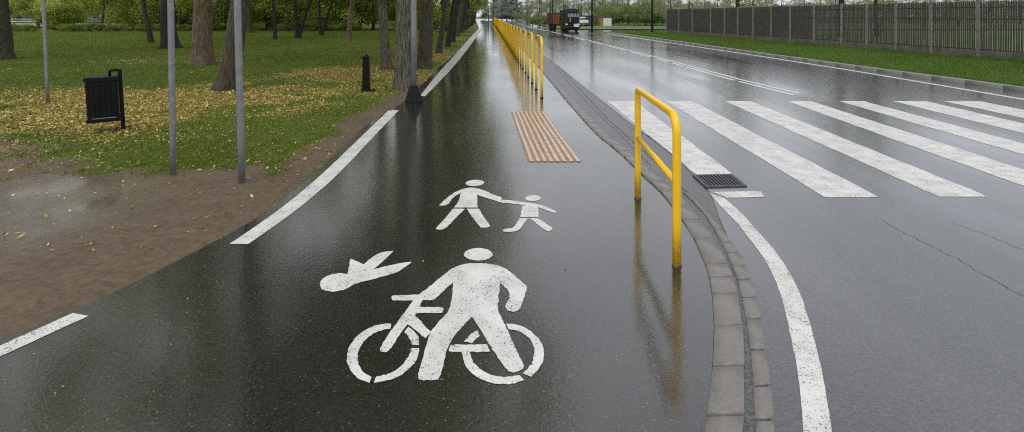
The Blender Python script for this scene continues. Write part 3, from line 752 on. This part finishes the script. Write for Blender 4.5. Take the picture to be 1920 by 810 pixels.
# ------------------------------------------------------------------ fence on the right
def fence():
    Ys = [12.9, 14.9, 16.9, 18.95, 20.96, 23.0, 24.8, 26.5, 28.2, 30.3, 32.4, 34.3, 36.3, 38.2, 40.0, 42.1, 45.2, 47.8, 50.5]
    fx = lambda y: 18.4-.125*(y-20.5)
    t = thing('picket_fence', 'long dark steel picket fence on a low concrete plinth along the far verge', 'fence', (0, 0, 0))
    P = [Vector((fx(y), y, 0)) for y in Ys]; d = (P[-1]-P[0]).normalized(); nrm = Vector((-d.y, d.x, 0)); rot = Matrix.Rotation(math.atan2(d.y, d.x), 3, 'Z')
    z0, z1 = .42, 2.36
    for k, p in enumerate(P):
        top = 2.42
        MB().box((p.x, p.y, top/2), (.13, .13, top), rot, .012).build('fence_post', M['fence_post'], t)
    for k, (a, b) in enumerate(zip(P, P[1:])):
        L = (b-a).length; m = (a+b)/2
        MB().box((m.x, m.y, .215), (L-.14, .09, .42), rot, .008).build('plinth', M['concrete'], t)
        mb = MB(); far = m.y > 30
        for zz in (.47, 1.66, 2.12): mb.box((m.x, m.y, zz), (L-.14, .034, .04), rot)
        nn = int((L-.2)/.088)
        for q in range(nn):
            s = .10+(L-.2)*(q+.5)/nn; c = a+d*s+nrm*.034
            tilt = random.gauss(0, .006)
            mb.box((c.x, c.y, (z0+z1)/2+random.uniform(-.015, .015)), (.052 if not far else .062, .020, z1-z0), rot @ Matrix.Rotation(tilt, 3, 'Y'))
        mb.build('picket_panel', M['fence'], t)
fence()

# ------------------------------------------------------------------ trees
def trunk_mesh(h, r0, flare, lean, bend, seed, limbs=6, limb_z=.3, seg=18, fork=False):
    rn = np.random.default_rng(seed); V, Fc = [], []
    def tube(pts, rads, seg, ridge):
        base = len(V); ph = rn.random(4)*6.28
        for i, (p, r) in enumerate(zip(pts, rads)):
            for k in range(seg):
                a = 2*math.pi*k/seg
                fl = math.exp(-max(0, p[2])/.28)*flare*ridge if ridge else 0
                rr = r*(1+.05*math.sin(3*a+ph[0]+p[2]*.7)+.035*math.sin(7*a+ph[1]+p[2]*1.9)+.02*rn.normal())*(1+fl*(.75+.45*math.sin(5*a+ph[2])))
                V.append((p[0]+rr*math.cos(a), p[1]+rr*math.sin(a), p[2]))
        for i in range(len(pts)-1):
            for k in range(seg): Fc.append((base+i*seg+k, base+i*seg+(k+1) % seg, base+(i+1)*seg+(k+1) % seg, base+(i+1)*seg+k))
    n = 22; zs = (np.linspace(0, 1, n)**1.5)*h
    cx = lambda z: lean[0]*z+bend*math.sin(z*.9+seed)*min(1, z/1.5); cy = lambda z: lean[1]*z+bend*math.cos(z*.7+seed)*min(1, z/1.5)
    pts = [(cx(z), cy(z), z-.12) for z in zs]; rads = [max(.02, r0*(1-.80*(z/h)**.9)) for z in zs]
    tube(pts, rads, seg, 1)
    for q in range(limbs):
        z = h*(limb_z+(1-limb_z)*.85*(q+rn.random()*.6)/max(1, limbs)); a = rn.random()*6.283; L = (h-z)*.45+1.0
        x0, y0 = cx(z), cy(z); r = r0*(1-.8*(z/h))*.5
        lp = [(x0+math.cos(a)*L*s, y0+math.sin(a)*L*s, z+L*.75*s+L*.12*math.sin(s*3)-.1) for s in np.linspace(0, 1, 6)]
        tube(lp, [max(.012, r*(1-.85*s)) for s in np.linspace(0, 1, 6)], 8, 0)
        for w in range(2):
            a2 = a+rn.uniform(-.9, .9); s0 = lp[2+w]; L2 = L*.5
            tube([(s0[0]+math.cos(a2)*L2*s, s0[1]+math.sin(a2)*L2*s, s0[2]+L2*.5*s) for s in np.linspace(0, 1, 4)], [max(.008, r*.4*(1-.85*s)) for s in np.linspace(0, 1, 4)], 6, 0)
    if fork:
        a = rn.uniform(-.4, .4); L = h*.8
        lp = [(.3*L*s+.05, a*.1*L*s, L*s-.1) for s in np.linspace(0, 1, 10)]
        tube(lp, [r0*.8*(1-.7*s) for s in np.linspace(0, 1, 10)], 12, .6)
    return np_mesh('trunk', V, Fc, smooth=True)

def crown_mesh(rad, zlo, zhi, clumps, leaves, size, seed, spread=.75, droop=.0, shape='round'):
    rn = np.random.default_rng(seed); zc, hz = (zlo+zhi)/2, (zhi-zlo)/2
    C = []
    while len(C) < clumps:
        p = rn.uniform(-1, 1, 3)
        if shape == 'round' and np.linalg.norm(p) < 1 and (np.linalg.norm(p) > .35 or rn.random() < .3): C.append(p)
        if shape == 'cone' and math.hypot(p[0], p[1]) < .08+.92*((1-p[2])/2)**.8: C.append(p)
        if shape == 'box' and math.hypot(p[0], p[1]) < 1: C.append(p)
    C = np.array(C)*np.array([rad, rad, hz])+np.array([0, 0, zc])
    tone = rn.normal(.5, .17, clumps); cs = rn.uniform(.5, 1.25, clumps)*spread
    k = rn.integers(0, clumps, leaves)
    P = C[k]+rn.normal(0, 1, (leaves, 3))*cs[k][:, None]*np.array([1, 1, .6])
    P[:, 2] = np.maximum(P[:, 2], zlo*.75)
    u = rn.normal(size=(leaves, 3)); u /= np.linalg.norm(u, axis=1)[:, None]
    w = rn.normal(size=(leaves, 3)); w -= (w*u).sum(1)[:, None]*u; w /= np.linalg.norm(w, axis=1)[:, None]
    s = size*rn.uniform(.6, 1.35, leaves)[:, None]
    V = np.stack([P-u*s*.5, P+w*s*.33, P+u*s*.5, P-w*s*.33], 1).reshape(-1, 3)
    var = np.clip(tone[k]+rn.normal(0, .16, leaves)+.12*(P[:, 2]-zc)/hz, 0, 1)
    return np_mesh('crown', V, np.arange(4*leaves).reshape(-1, 4), var=np.repeat(var, 4))

CR = {}
for k in range(3):
    CR['tall', k] = crown_mesh(4.4, 5.2, 17, 52, 3900, .30, 100+k, .8)
    CR['forest', k] = crown_mesh(3.6, 2.5, 11, 75, 8000, .20, 200+k, .55, shape='box')
    CR['forest_low', k] = crown_mesh(3.3, 1.0, 10, 70, 8000, .20, 250+k, .55, shape='box')
    CR['pale', k] = crown_mesh(3.6, 2.6, 11, 55, 3900, .19, 300+k, .5)
    CR['pale_low', k] = crown_mesh(3.0, 1.0, 8, 52, 3900, .19, 320+k, .5)
    CR['cone', k] = crown_mesh(3.0, .8, 14, 110, 12000, .30, 400+k, .45, shape='cone')
    CR['bush', k] = crown_mesh(1.7, .25, 1.15, 36, 4200, .12, 500+k, .28, shape='box')
    CR['scrub_field', k] = crown_mesh(2.4, .5, 3.2, 44, 3800, .16, 650+k, .42)
    CR['scrub', k] = crown_mesh(2.4, .5, 3.4, 48, 6500, .16, 600+k, .42)

def tree(name, px, py, r0, h, lean, bend, seed, bark, crown, leafmat, label, group=None, flare=.5, scale=1.0, crown_dx=0.0, limbs=6, limb_z=.3, fork=False, cat='tree', xy=None):
    x, y = xy if xy else G(px, py)
    t = thing(name, label, cat, (x, y, 0), 0, group)
    link('trunk', trunk_mesh(h, r0, flare, lean, bend, seed, limbs, limb_z, 20 if y < 30 else 12, fork), M[bark], t)
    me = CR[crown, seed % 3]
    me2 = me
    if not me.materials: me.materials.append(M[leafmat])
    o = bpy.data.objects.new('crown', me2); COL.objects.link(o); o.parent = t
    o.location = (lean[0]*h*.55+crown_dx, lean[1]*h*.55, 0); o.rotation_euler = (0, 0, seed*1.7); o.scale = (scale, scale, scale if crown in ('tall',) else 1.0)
    return t

# near park trees (pixel of the foot, radius, height, lean ...)
tree('park_tree', -4, 113, .47, 14, (-.030, 0), .05, 1, 'bark', 'tall', 'leaf_spring', 'thick dark tree trunk at the left edge of the lawn', 'park trees', .35)
tree('park_tree', 284, 81, .17, 9, (-.16, 0), .05, 2, 'bark_black', 'tall', 'leaf_spring', 'thin near-black tree leaning left on the lawn', 'park trees', .3, .8)
tree('park_tree', 318, 92, .40, 14, (-.02, 0), .05, 3, 'bark_black', 'tall', 'leaf_spring', 'dark broad tree behind the middle grey post', 'park trees', .55)
tree('park_tree', 379, 123, .335, 14, (.004, 0), .02, 4, 'bark_brown', 'tall', 'leaf_spring', 'thick light brown tree trunk with flared roots', 'park trees', .55)
tree('park_tree', 425, 171, .245, 13, (.13, 0), .03, 5, 'bark', 'tall', 'leaf_spring', 'dark tree leaning right behind the rightmost grey post', 'park trees', .55)
tree('park_tree', 464, 63, .40, 13, (.0, 0), .05, 6, 'bark', 'tall', 'leaf_spring', 'distant dark tree just right of the rightmost grey post', 'park trees', .3)
tree('park_tree', 516, 75, .14, 10, (-.05, 0), .05, 7, 'bark_black', 'tall', 'leaf_spring', 'slender dark tree at the back of the lawn, left of the forked ones', 'park trees', .3, .8)
tree('park_tree', 558, 73, .17, 11, (-.04, 0), .05, 8, 'bark_black', 'tall', 'leaf_spring', 'forked black tree at the back of the lawn, left of the other forked one', 'park trees', .3, .8, fork=True)
tree('park_tree', 602, 67, .17, 11, (-.05, 0), .05, 9, 'bark_black', 'tall', 'leaf_spring', 'second forked black tree at the back of the lawn', 'park trees', .3, .8, fork=True)
tree('park_tree', 653, 76, .20, 12, (.10, 0), .03, 10, 'bark_brown', 'tall', 'leaf_spring', 'straight brown trunk at the back of the lawn', 'park trees', .35, .9)
tree('park_tree', 727, 132, .165, 12, (-.09, 0), .03, 11, 'bark_grey', 'tall', 'leaf_spring', 'slim grey tree leaning left between the bollard and the lamp post', 'park trees', .5, .9)
tree('park_tree', 757, 169, .205, 15, (-.01, .0), .02, 12, 'bark_grey', 'tall', 'leaf_spring', 'grey ridged tree trunk directly left of the lamp post', 'park trees', .5, crown_dx=-.6)
tree('park_tree', 795, 130, .25, 15, (.03, 0), .02, 13, 'bark', 'tall', 'leaf_spring', 'dark mossy tree trunk directly right of the lamp post', 'park trees', .12, crown_dx=-.2)
row = [(820,101,.145,.16),(838,89,.15,.17),(848,80,.16,.15),(857,69,.2,.16),(864,63,.22,.16),(871,57,.26,.15),(877,53,.26,.14),(882,50,.28,.13),(886,47.5,.28,.12),(889,45,.3,.11)]
lab = {0: 'leaning dark tree beside the path, first past the lamp post', 1: 'leaning dark tree beside the path, second past the lamp post', 2: 'leaning dark tree beside the path, third past the lamp post'}
for k, (px, py, r, ln) in enumerate(row):
    tree('roadside_tree', px, py, r, 13, (ln, 0), .06, 20+k, 'bark_black' if k % 3 else 'bark', 'tall' if k < 5 else 'forest', 'leaf_spring',
         lab.get(k, 'dark leaning tree in the far part of the row beside the path'), 'trees in a row along the path', .25, .85 if k < 5 else .8, limb_z=.2, crown_dx=-1.2)

# background wood behind the lawn
FT = []
for k in range(6):
    t = tree('woodland_tree', 0, 0, .15+.03*(k % 3), 12, (random.uniform(-.06, .06), random.uniform(-.03, .03)), .12, 40+k, 'bark_black' if k % 2 else 'bark', 'forest_low' if k % 2 else 'forest', 'leaf_spring',
             'slender woodland tree with light green spring leaves behind the lawn', 'woodland trees behind the lawn', .2, 1.0, limb_z=.15, fork=(k == 4), xy=(-30-6*k, 66))
    FT.append(t)
cnt = 0
for rowy, dx, x0, x1 in ((62, 2.5, -56, -9), (70, 3.8, -66, -10), (80, 5.5, -80, -12), (92, 6, -95, -14), (106, 8, -108, -17)):
    x = x0
    while x < x1:
        xx, yy = x+random.uniform(-1.6, 1.6), rowy+random.uniform(-3, 3)
        px = CX+F*xx/yy
        gap = px < 95 or 135 < px < 258
        if not gap or rowy > 100 or random.random() < .5:
            if cnt < len(FT): FT[cnt].location = (xx, yy, 0); FT[cnt].rotation_euler.z = random.random()*6
            else: dup(FT[cnt % len(FT)], (xx, yy, 0), random.random()*6, random.uniform(.85, 1.2))
            cnt += 1
        x += dx*random.uniform(.8, 1.25)
def bush(label, group, leafmat, crown, k, xy, scale=1):
    t = thing('bush', label, 'bush', (xy[0], xy[1], 0), k*1.3, group)
    mb = MB()
    for q in range(5):
        a = q*1.257+k; mb.tube([(0.05*math.cos(a), .05*math.sin(a), -.02), (.35*math.cos(a), .35*math.sin(a), .4), (.7*math.cos(a), .7*math.sin(a), .8)], [.03, .02, .01], 6)
    mb.build('stems', M['bark_black'], t)
    me = CR[crown, k % 3]
    if not me.materials: me.materials.append(M[leafmat])
    o = bpy.data.objects.new('foliage', me); COL.objects.link(o); o.parent = t
    t.scale = (scale,)*3
    return t
B = [bush('dark green bush in the undergrowth along the back of the lawn', 'undergrowth bushes behind the lawn', 'leaf_dark', 'bush', k, (-50+3*k, 58.5)) for k in range(3)]
x = -57.0; cnt = 0
while x < -6:
    yy = 59+random.uniform(-.8, 1.5); s = random.uniform(.5, .74) if x < -41 else random.uniform(.45, 1.15)
    if cnt < 3: B[cnt].location = (x, yy, 0); B[cnt].scale = (s,)*3
    else: dup(B[cnt % 3], (x, yy, 0), random.random()*6, s)
    cnt += 1; x += random.uniform(1.5, 2.4) if x < -41 else random.uniform(2.2, 6.0)
S = [bush('tall leafy shrub between the woodland trunks behind the lawn', 'woodland shrubs behind the lawn', 'leaf_spring', 'scrub', k, (-30+5*k, 74)) for k in range(3)]
cnt = 0
for k in range(26):
    yy = random.uniform(66, 88); px = random.uniform(250, 850) if k % 4 else random.choice([100, 115, 265]); xx = (px-CX)*yy/F; s = random.uniform(.8, 1.3)
    if cnt < 3: S[cnt].location = (xx, yy, 0); S[cnt].scale = (s,)*3
    else: dup(S[cnt % 3], (xx, yy, 0), random.random()*6, s)
    cnt += 1
# the wood far behind reads as one mass
def far_mass(name, x0, x1, y0, y1, n, h, mat, label, size=.5, seed=900):
    rn = np.random.default_rng(seed)
    x = rn.uniform(x0, x1, n); y = rn.uniform(y0, y1, n); top = h*(.55+.6*fbm(x*.12+50, y*.12+50, seed)); z = rn.random(n)**.8*top
    P = np.stack([x, y, z], 1); u = rn.normal(size=(n, 3)); u /= np.linalg.norm(u, axis=1)[:, None]; w = rn.normal(size=(n, 3)); w -= (w*u).sum(1)[:, None]*u; w /= np.linalg.norm(w, axis=1)[:, None]
    s = size*rn.uniform(.6, 1.4, n)[:, None]
    V = np.stack([P-u*s*.5, P+w*s*.4, P+u*s*.5, P-w*s*.4], 1).reshape(-1, 3)
    var = np.clip(.2+.5*fbm(x*.4+9, z*.4+9, seed+3)+rn.normal(0, .12, n)+.1*z/h, 0, 1)
    tag(link(name, np_mesh(name, V, np.arange(4*n).reshape(-1, 4), var=np.repeat(var, 4)), M[mat]), label, 'trees', kind='stuff')
far_mass('distant_wood', -150, -22, 118, 140, 60000, 12, 'leaf_spring', 'far green wood closing the view behind the park', .7)
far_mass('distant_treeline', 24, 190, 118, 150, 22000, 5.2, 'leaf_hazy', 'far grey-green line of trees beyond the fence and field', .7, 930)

# long white low buildings glimpsed through the wood
def lowhouse(px0, px1, y, z1, label):
    x0, x1 = (px0-CX)*y/F, (px1-CX)*y/F
    t = thing('low_building', label, 'building', ((x0+x1)/2, y, 0)); L = x1-x0
    MB().box((0, 1.5, z1/2), (L, 3, z1), bevel=.03).build('wall', M['white_panel'], t)
    for zz in (.62, 1.02, 1.42): MB().box((0, -.03, zz), (L*.97, .08, .13), bevel=.01).build('window_band', M['grey_panel'], t)
    MB().box((0, 1.4, z1+.05), (L+.6, 3.6, .12), bevel=.02).build('roof', M['grey_panel'], t)
lowhouse(20, 82, 90, 1.75, 'white low building with dark bands seen at the far left of the wood')
lowhouse(135, 252, 92, 2.05, 'longer white low building seen between the trunks behind the bin')

# right-hand and far background
tr = []
for k in range(4):
    tr.append(tree('young_tree', 0, 0, .14+.02*k, 12, (random.uniform(-.03, .03), 0), .10, 60+k, 'bark_grey' if k % 2 else 'bark_black', 'pale' if k % 2 else 'pale_low', 'leaf_pale',
         'slim tree with thin pale spring leaves beyond the verge', 'pale young trees across the road', .2, 1.0, limb_z=.18, xy=(30+4*k, 90)))
spots = []
for px in range(992, 1260, 9): spots.append((px+random.uniform(-5, 5), random.uniform(92, 125), random.uniform(.55, .8)))
for px in range(1262, 1990, 30): spots.append((px+random.uniform(-11, 11), random.uniform(76, 112), random.uniform(.55, .8)))
for k, (px, yy, sc_) in enumerate(spots):
    xx = (px-CX)*yy/F
    if k < 4: tr[k].location = (xx, yy, 0); tr[k].scale = (sc_,)*3
    else: dup(tr[k % 4], (xx, yy, 0), random.random()*6, sc_)
for px, yy, r, lb in ((1383, 52, .22, 'dark trunk rising behind the fence, leftmost of the three'), (1577, 44, .26, 'thickest dark trunk rising behind the fence, middle of the three'), (1643, 44, .16, 'thin dark trunk rising behind the fence, rightmost of the three')):
    tree('fence_tree', 0, 0, r, 13, (0, 0), .04, int(px), 'bark_black', 'pale', 'leaf_pale', lb, 'trees behind the fence', .2, .9, limb_z=.35, xy=((px-CX)*yy/F, yy))
far = [tree('far_tree', 0, 0, .2, 12, (0, 0), .05, 80+k, 'bark_hazy', 'cone', 'leaf_hazy', 'haze-coloured pointed tree at the far end of the road', 'greyed trees at the end of the road', .2, 1.0, xy=(0, 200)) for k in range(3)]
fs = [(931, 210, .9), (941, 200, 1.05), (950, 190, 1.15), (960, 200, 1.05), (969, 195, .85), (978, 220, .6), (924, 240, .7), (989, 180, .55), (910, 250, .75)]
for k, (px, yy, s) in enumerate(fs):
    xx = (px-CX)*yy/F
    if k < 3: far[k].location = (xx, yy, 0); far[k].scale = (s,)*3
    else: dup(far[k % 3], (xx, yy, 0), k*1.1, s)
rb = [bush('grey-green shrub at the back of the field right of the truck', 'shrubs at the back of the field', 'leaf_mid', 'scrub_field', k, (20, 90), 1) for k in range(3)]
for k in range(24):
    px = 1000+k*11+random.uniform(-4, 4); yy = random.uniform(90, 100); xx = (px-CX)*yy/F; s = random.uniform(.6, 1.0)*(1.25 if px > 1130 else .7)
    if k < 3: rb[k].location = (xx, yy, 0); rb[k].scale = (s,)*3
    else: dup(rb[k % 3], (xx, yy, 0), k*1.1, s)

# utility poles
def upole(px, y, r, h, label, arm=True):
    x = (px-CX)*y/F
    t = thing('utility_pole', label, 'pole', (x, y, 0), .2, 'dark poles along the road')
    MB().tube([(0, 0, -.05), (0, 0, h*.5), (0, 0, h)], [r, r*.88, r*.75], 12).build('pole', M['pole_dark'], t)
    if arm:
        MB().box((0, 0, h-.5), (1.6, .09, .11), bevel=.01).build('crossarm', M['pole_dark'], t)
        for s in (-.7, 0, .7): MB().lathe((s, 0, h-.44), [(.04, 0), (.05, .05), (.03, .12)], 8).build('insulator', M['galv'], t)
upole(1110, 61, .11, 8, 'dark pole standing on the grass just right of the truck')
upole(1223, 53, .12, 8, 'dark pole on the verge near the left end of the fence')
upole(1036, 84, .11, 8, 'slender pole rising behind the truck')
upole(1012, 98, .11, 8, 'thin pole among the trees left of the truck')
upole(916, 150, .12, 4.6, 'short dark pole at the far end of the path, left of the rails', False)
upole(925, 155, .13, 9, 'tall thin pole at the far end of the rails')

# ------------------------------------------------------------------ truck
def truck():
    t = thing('truck', 'dark green flat-fronted truck with a rust orange load body on the far road', 'truck', (6.80, 60.0, .004), math.radians(15))
    W, Hc = 1.80, 2.52
    # x right, y back (the truck drives towards -y)
    mb = MB(); mb.box((0, .85, 1.5), (W, 1.7, 1.95), bevel=.10); mb.box((0, .80, .60), (W*.98, 1.5, .5), bevel=.05)
    mb.build('cab', M['truck_green'], t)
    ws = MB().box((.10, .012, 1.92), (1.36, .05, .62), Matrix.Rotation(-.14, 3, 'X'), .02).build('windscreen', M['glass'], t)
    for x in (-.42, .05, .40): MB().box((x+.1, -.06, 1.92), (.05, .02, .56)).build('glazing_bar', M['truck_trim'], ws)
    MB().box((-W/2-.005, .75, 1.85), (.03, .8, .65), bevel=.02).build('side_window', M['glass'], t)
    MB().box((W/2+.005, .75, 1.85), (.03, .8, .65), bevel=.02).build('side_window', M['glass'], t)
    mb = MB()
    for q in range(5): mb.box((.1, -.02, .95+q*.09), (1.1, .05, .045), bevel=.008)
    mb.build('grille', M['truck_trim'], t)
    MB().box((0, -.06, .48), (W+.06, .16, .26), bevel=.03).build('bumper', M['truck_trim'], t)
    MB().box((.42, -.15, .68), (.62, .03, .34), bevel=.005).build('number_plate', M['white_panel'], t)
    for s in (-1, 1):
        MB().box((s*.70, -.03, .80), (.26, .06, .16), bevel=.02).build('headlight', M['lens'], t)
        m = MB().box((s*(W/2+.16), .02, 1.95), (.16, .08, .42), bevel=.02); m.tube([(s*W/2, .05, 2.1), (s*(W/2+.16), .03, 2.1)], .02, 6); m.build('mirror', M['truck_trim'], t)
    MB().box((0, .85, .30), (W*.94, 1.5, .36), bevel=.03).build('skirt', M['truck_trim'], t)
    MB().box((0, .55, Hc-.02), (W*.9, 1.0, .10), bevel=.04).build('roof_visor', M['truck_trim'], t)
    MB().box((-.3, -.05, 1.30), (.10, .06, .50), bevel=.01).build('badge_bar', M['chrome'], t)
    MB().box((0, 3.4, .72), (.9, 5.4, .22), bevel=.02).build('chassis', M['truck_trim'], t)
    bd = MB(); bd.box((0, 3.95, 1.38), (1.95, 4.0, 1.25), bevel=.03)
    body = bd.build('load_body', M['rust'], t)
    m = MB()
    for q in range(7): m.box((-.985, 2.05+q*.63, 1.38), (.06, .09, 1.27), bevel=.01); m.box((.985, 2.05+q*.63, 1.38), (.06, .09, 1.27), bevel=.01)
    m.build('rib', M['rust_dark'], body)
    m = MB(); m.box((-.978, 4.85, 1.38), (.03, 2.0, 1.12), bevel=.01); m.build('dark_panel', M['rust_dark'], body)
    MB().box((0, 3.95, 2.04), (2.01, 4.06, .10), bevel=.02).build('rim', M['rust_dark'], body)
    for y in (.8, 4.0, 5.1):
        for s in (-1, 1):
            w = MB().lathe((0, 0, 0), [(.30, -.13), (.44, -.13), (.47, -.08), (.47, .08), (.44, .13), (.30, .13)], 22, True).build('wheel', M['rubber'], t)
            w.location = (s*(W/2-.14), y, .47); w.rotation_euler = (0, math.pi/2, 0)
            MB().lathe((0, 0, 0), [(.28, -.12), (.10, -.05), (.10, .05), (.28, .12)], 16).build('rim', M['galv'], w)
truck()

# things behind the truck on the grass
def van():
    t = thing('white_van', 'small white van parked on the grass just behind the truck', 'van', (11.3, 86, .07), .25)
    mb = MB(); mb.box((0, 1.3, .62), (1.85, 3.6, .72), bevel=.08); mb.box((.0, 1.6, 1.18), (1.7, 2.6, .55), bevel=.08); mb.build('body', M['white_panel'], t)
    MB().box((0, .28, 1.18), (1.5, .06, .36), bevel=.02).build('windscreen', M['glass'], t)
    for s in (-1, 1):
        MB().box((s*.84, 1.5, 1.18), (.05, 1.9, .32), bevel=.02).build('side_window', M['glass'], t)
        MB().box((s*.68, -.5, .72), (.3, .06, .14), bevel=.02).build('headlight', M['lens'], t)
    MB().box((0, -.52, .42), (1.8, .1, .16), bevel=.02).build('bumper', M['truck_trim'], t)
    for y in (.3, 2.4):
        for s in (-1, 1):
            w = MB().lathe((0, 0, 0), [(.2, -.09), (.3, -.09), (.32, -.05), (.32, .05), (.3, .09), (.2, .09)], 16, True).build('wheel', M['rubber'], t); w.location = (s*.83, y, .32); w.rotation_euler = (0, math.pi/2, 0)
van()
def shed(name, label, x, y, w, d, h, rz, wall, side, cat):
    t = thing(name, label, cat, (x, y, .07), rz)
    MB().box((0, d/2, h/2), (w, d, h), bevel=.02).build('wall', M[wall], t)
    MB().box((-w/2-.012, d/2, h/2), (.02, d*.96, h*.96)).build('side_panel', M[side], t)
    MB().box((0, d/2, h+.045), (w+.14, d+.14, .08), bevel=.02).build('roof', M['grey_panel'], t)
    MB().box((w*.02, -.012, h*.47), (w*.86, .02, h*.80)).build('door', M[wall], t)
    for q in (-.3, 0, .3): MB().box((w*q, -.03, h*.47), (.03, .02, h*.78)).build('door_strip', M[side], t)
shed('container', 'dark grey container standing between the white van and the pole', 12.75, 86, 1.15, 2.2, 1.6, .1, 'grey_panel', 'grey_panel', 'container')
shed('kiosk', 'small white cabin with an orange side on the grass field', 15.4, 86, 1.45, 1.6, 1.35, .32, 'white_panel', 'orange_panel', 'cabin')

# ------------------------------------------------------------------ light, sky, camera
w = bpy.data.worlds.new('World'); SC.world = w; w.use_nodes = True
nt = w.node_tree; nt.nodes.clear(); n = N(nt)
SUN_EL, SUN_AZ = math.radians(58), math.radians(200)
sky = n.n('ShaderNodeTexSky', sky_type='NISHITA'); sky.sun_disc = False; sky.sun_elevation = SUN_EL; sky.sun_rotation = SUN_AZ
sky.air_density = 1.0; sky.dust_density = 4.0
hs = n.n('ShaderNodeHueSaturation'); hs.inputs['Saturation'].default_value = .15; n.l(sky.outputs[0], hs.inputs['Color'])
v = n.coord((1, 1, 2.2), 'Generated')
cl_ = n.ramp(n.noise(v, 2.3, 6, .55, .3), [(.3, (5.4, 5.7, 6.25)), (.7, (8.1, 8.35, 8.8))])
c = n.mix(.78, hs.outputs['Color'], cl_)
bg = n.n('ShaderNodeBackground'); bg.inputs['Strength'].default_value = .142; n.l(c, bg.inputs['Color'])
o = n.n('ShaderNodeOutputWorld'); n.l(bg.outputs[0], o.inputs['Surface'])
sd = bpy.data.lights.new('sun', 'SUN'); sd.energy = .9; sd.angle = math.radians(25); sd.color = (1, .97, .93)
so = bpy.data.objects.new('sun', sd); COL.objects.link(so)
dirv = Vector((math.sin(SUN_AZ)*math.cos(SUN_EL), math.cos(SUN_AZ)*math.cos(SUN_EL), math.sin(SUN_EL)))
so.rotation_euler = dirv.to_track_quat('Z', 'Y').to_euler(); so.location = (0, 0, 30)

cd = bpy.data.cameras.new('camera'); cam = bpy.data.objects.new('camera', cd); COL.objects.link(cam)
cam.location = (0, 0, H); cam.rotation_euler = (math.pi/2, 0, 0)
cd.sensor_width = 36; cd.lens = 36*F/1920; cd.shift_y = -(405-HY)/1920; cd.clip_start = .05; cd.clip_end = 3000
SC.camera = cam
SC.view_settings.view_transform = 'Standard'; SC.view_settings.look = 'None'; SC.view_settings.exposure = 0
SC.cycles.max_bounces = 6; SC.cycles.transparent_max_bounces = 4; SC.cycles.use_denoising = False; SC.cycles.filter_width = 1.1; SC.cycles.sample_clamp_indirect = 6
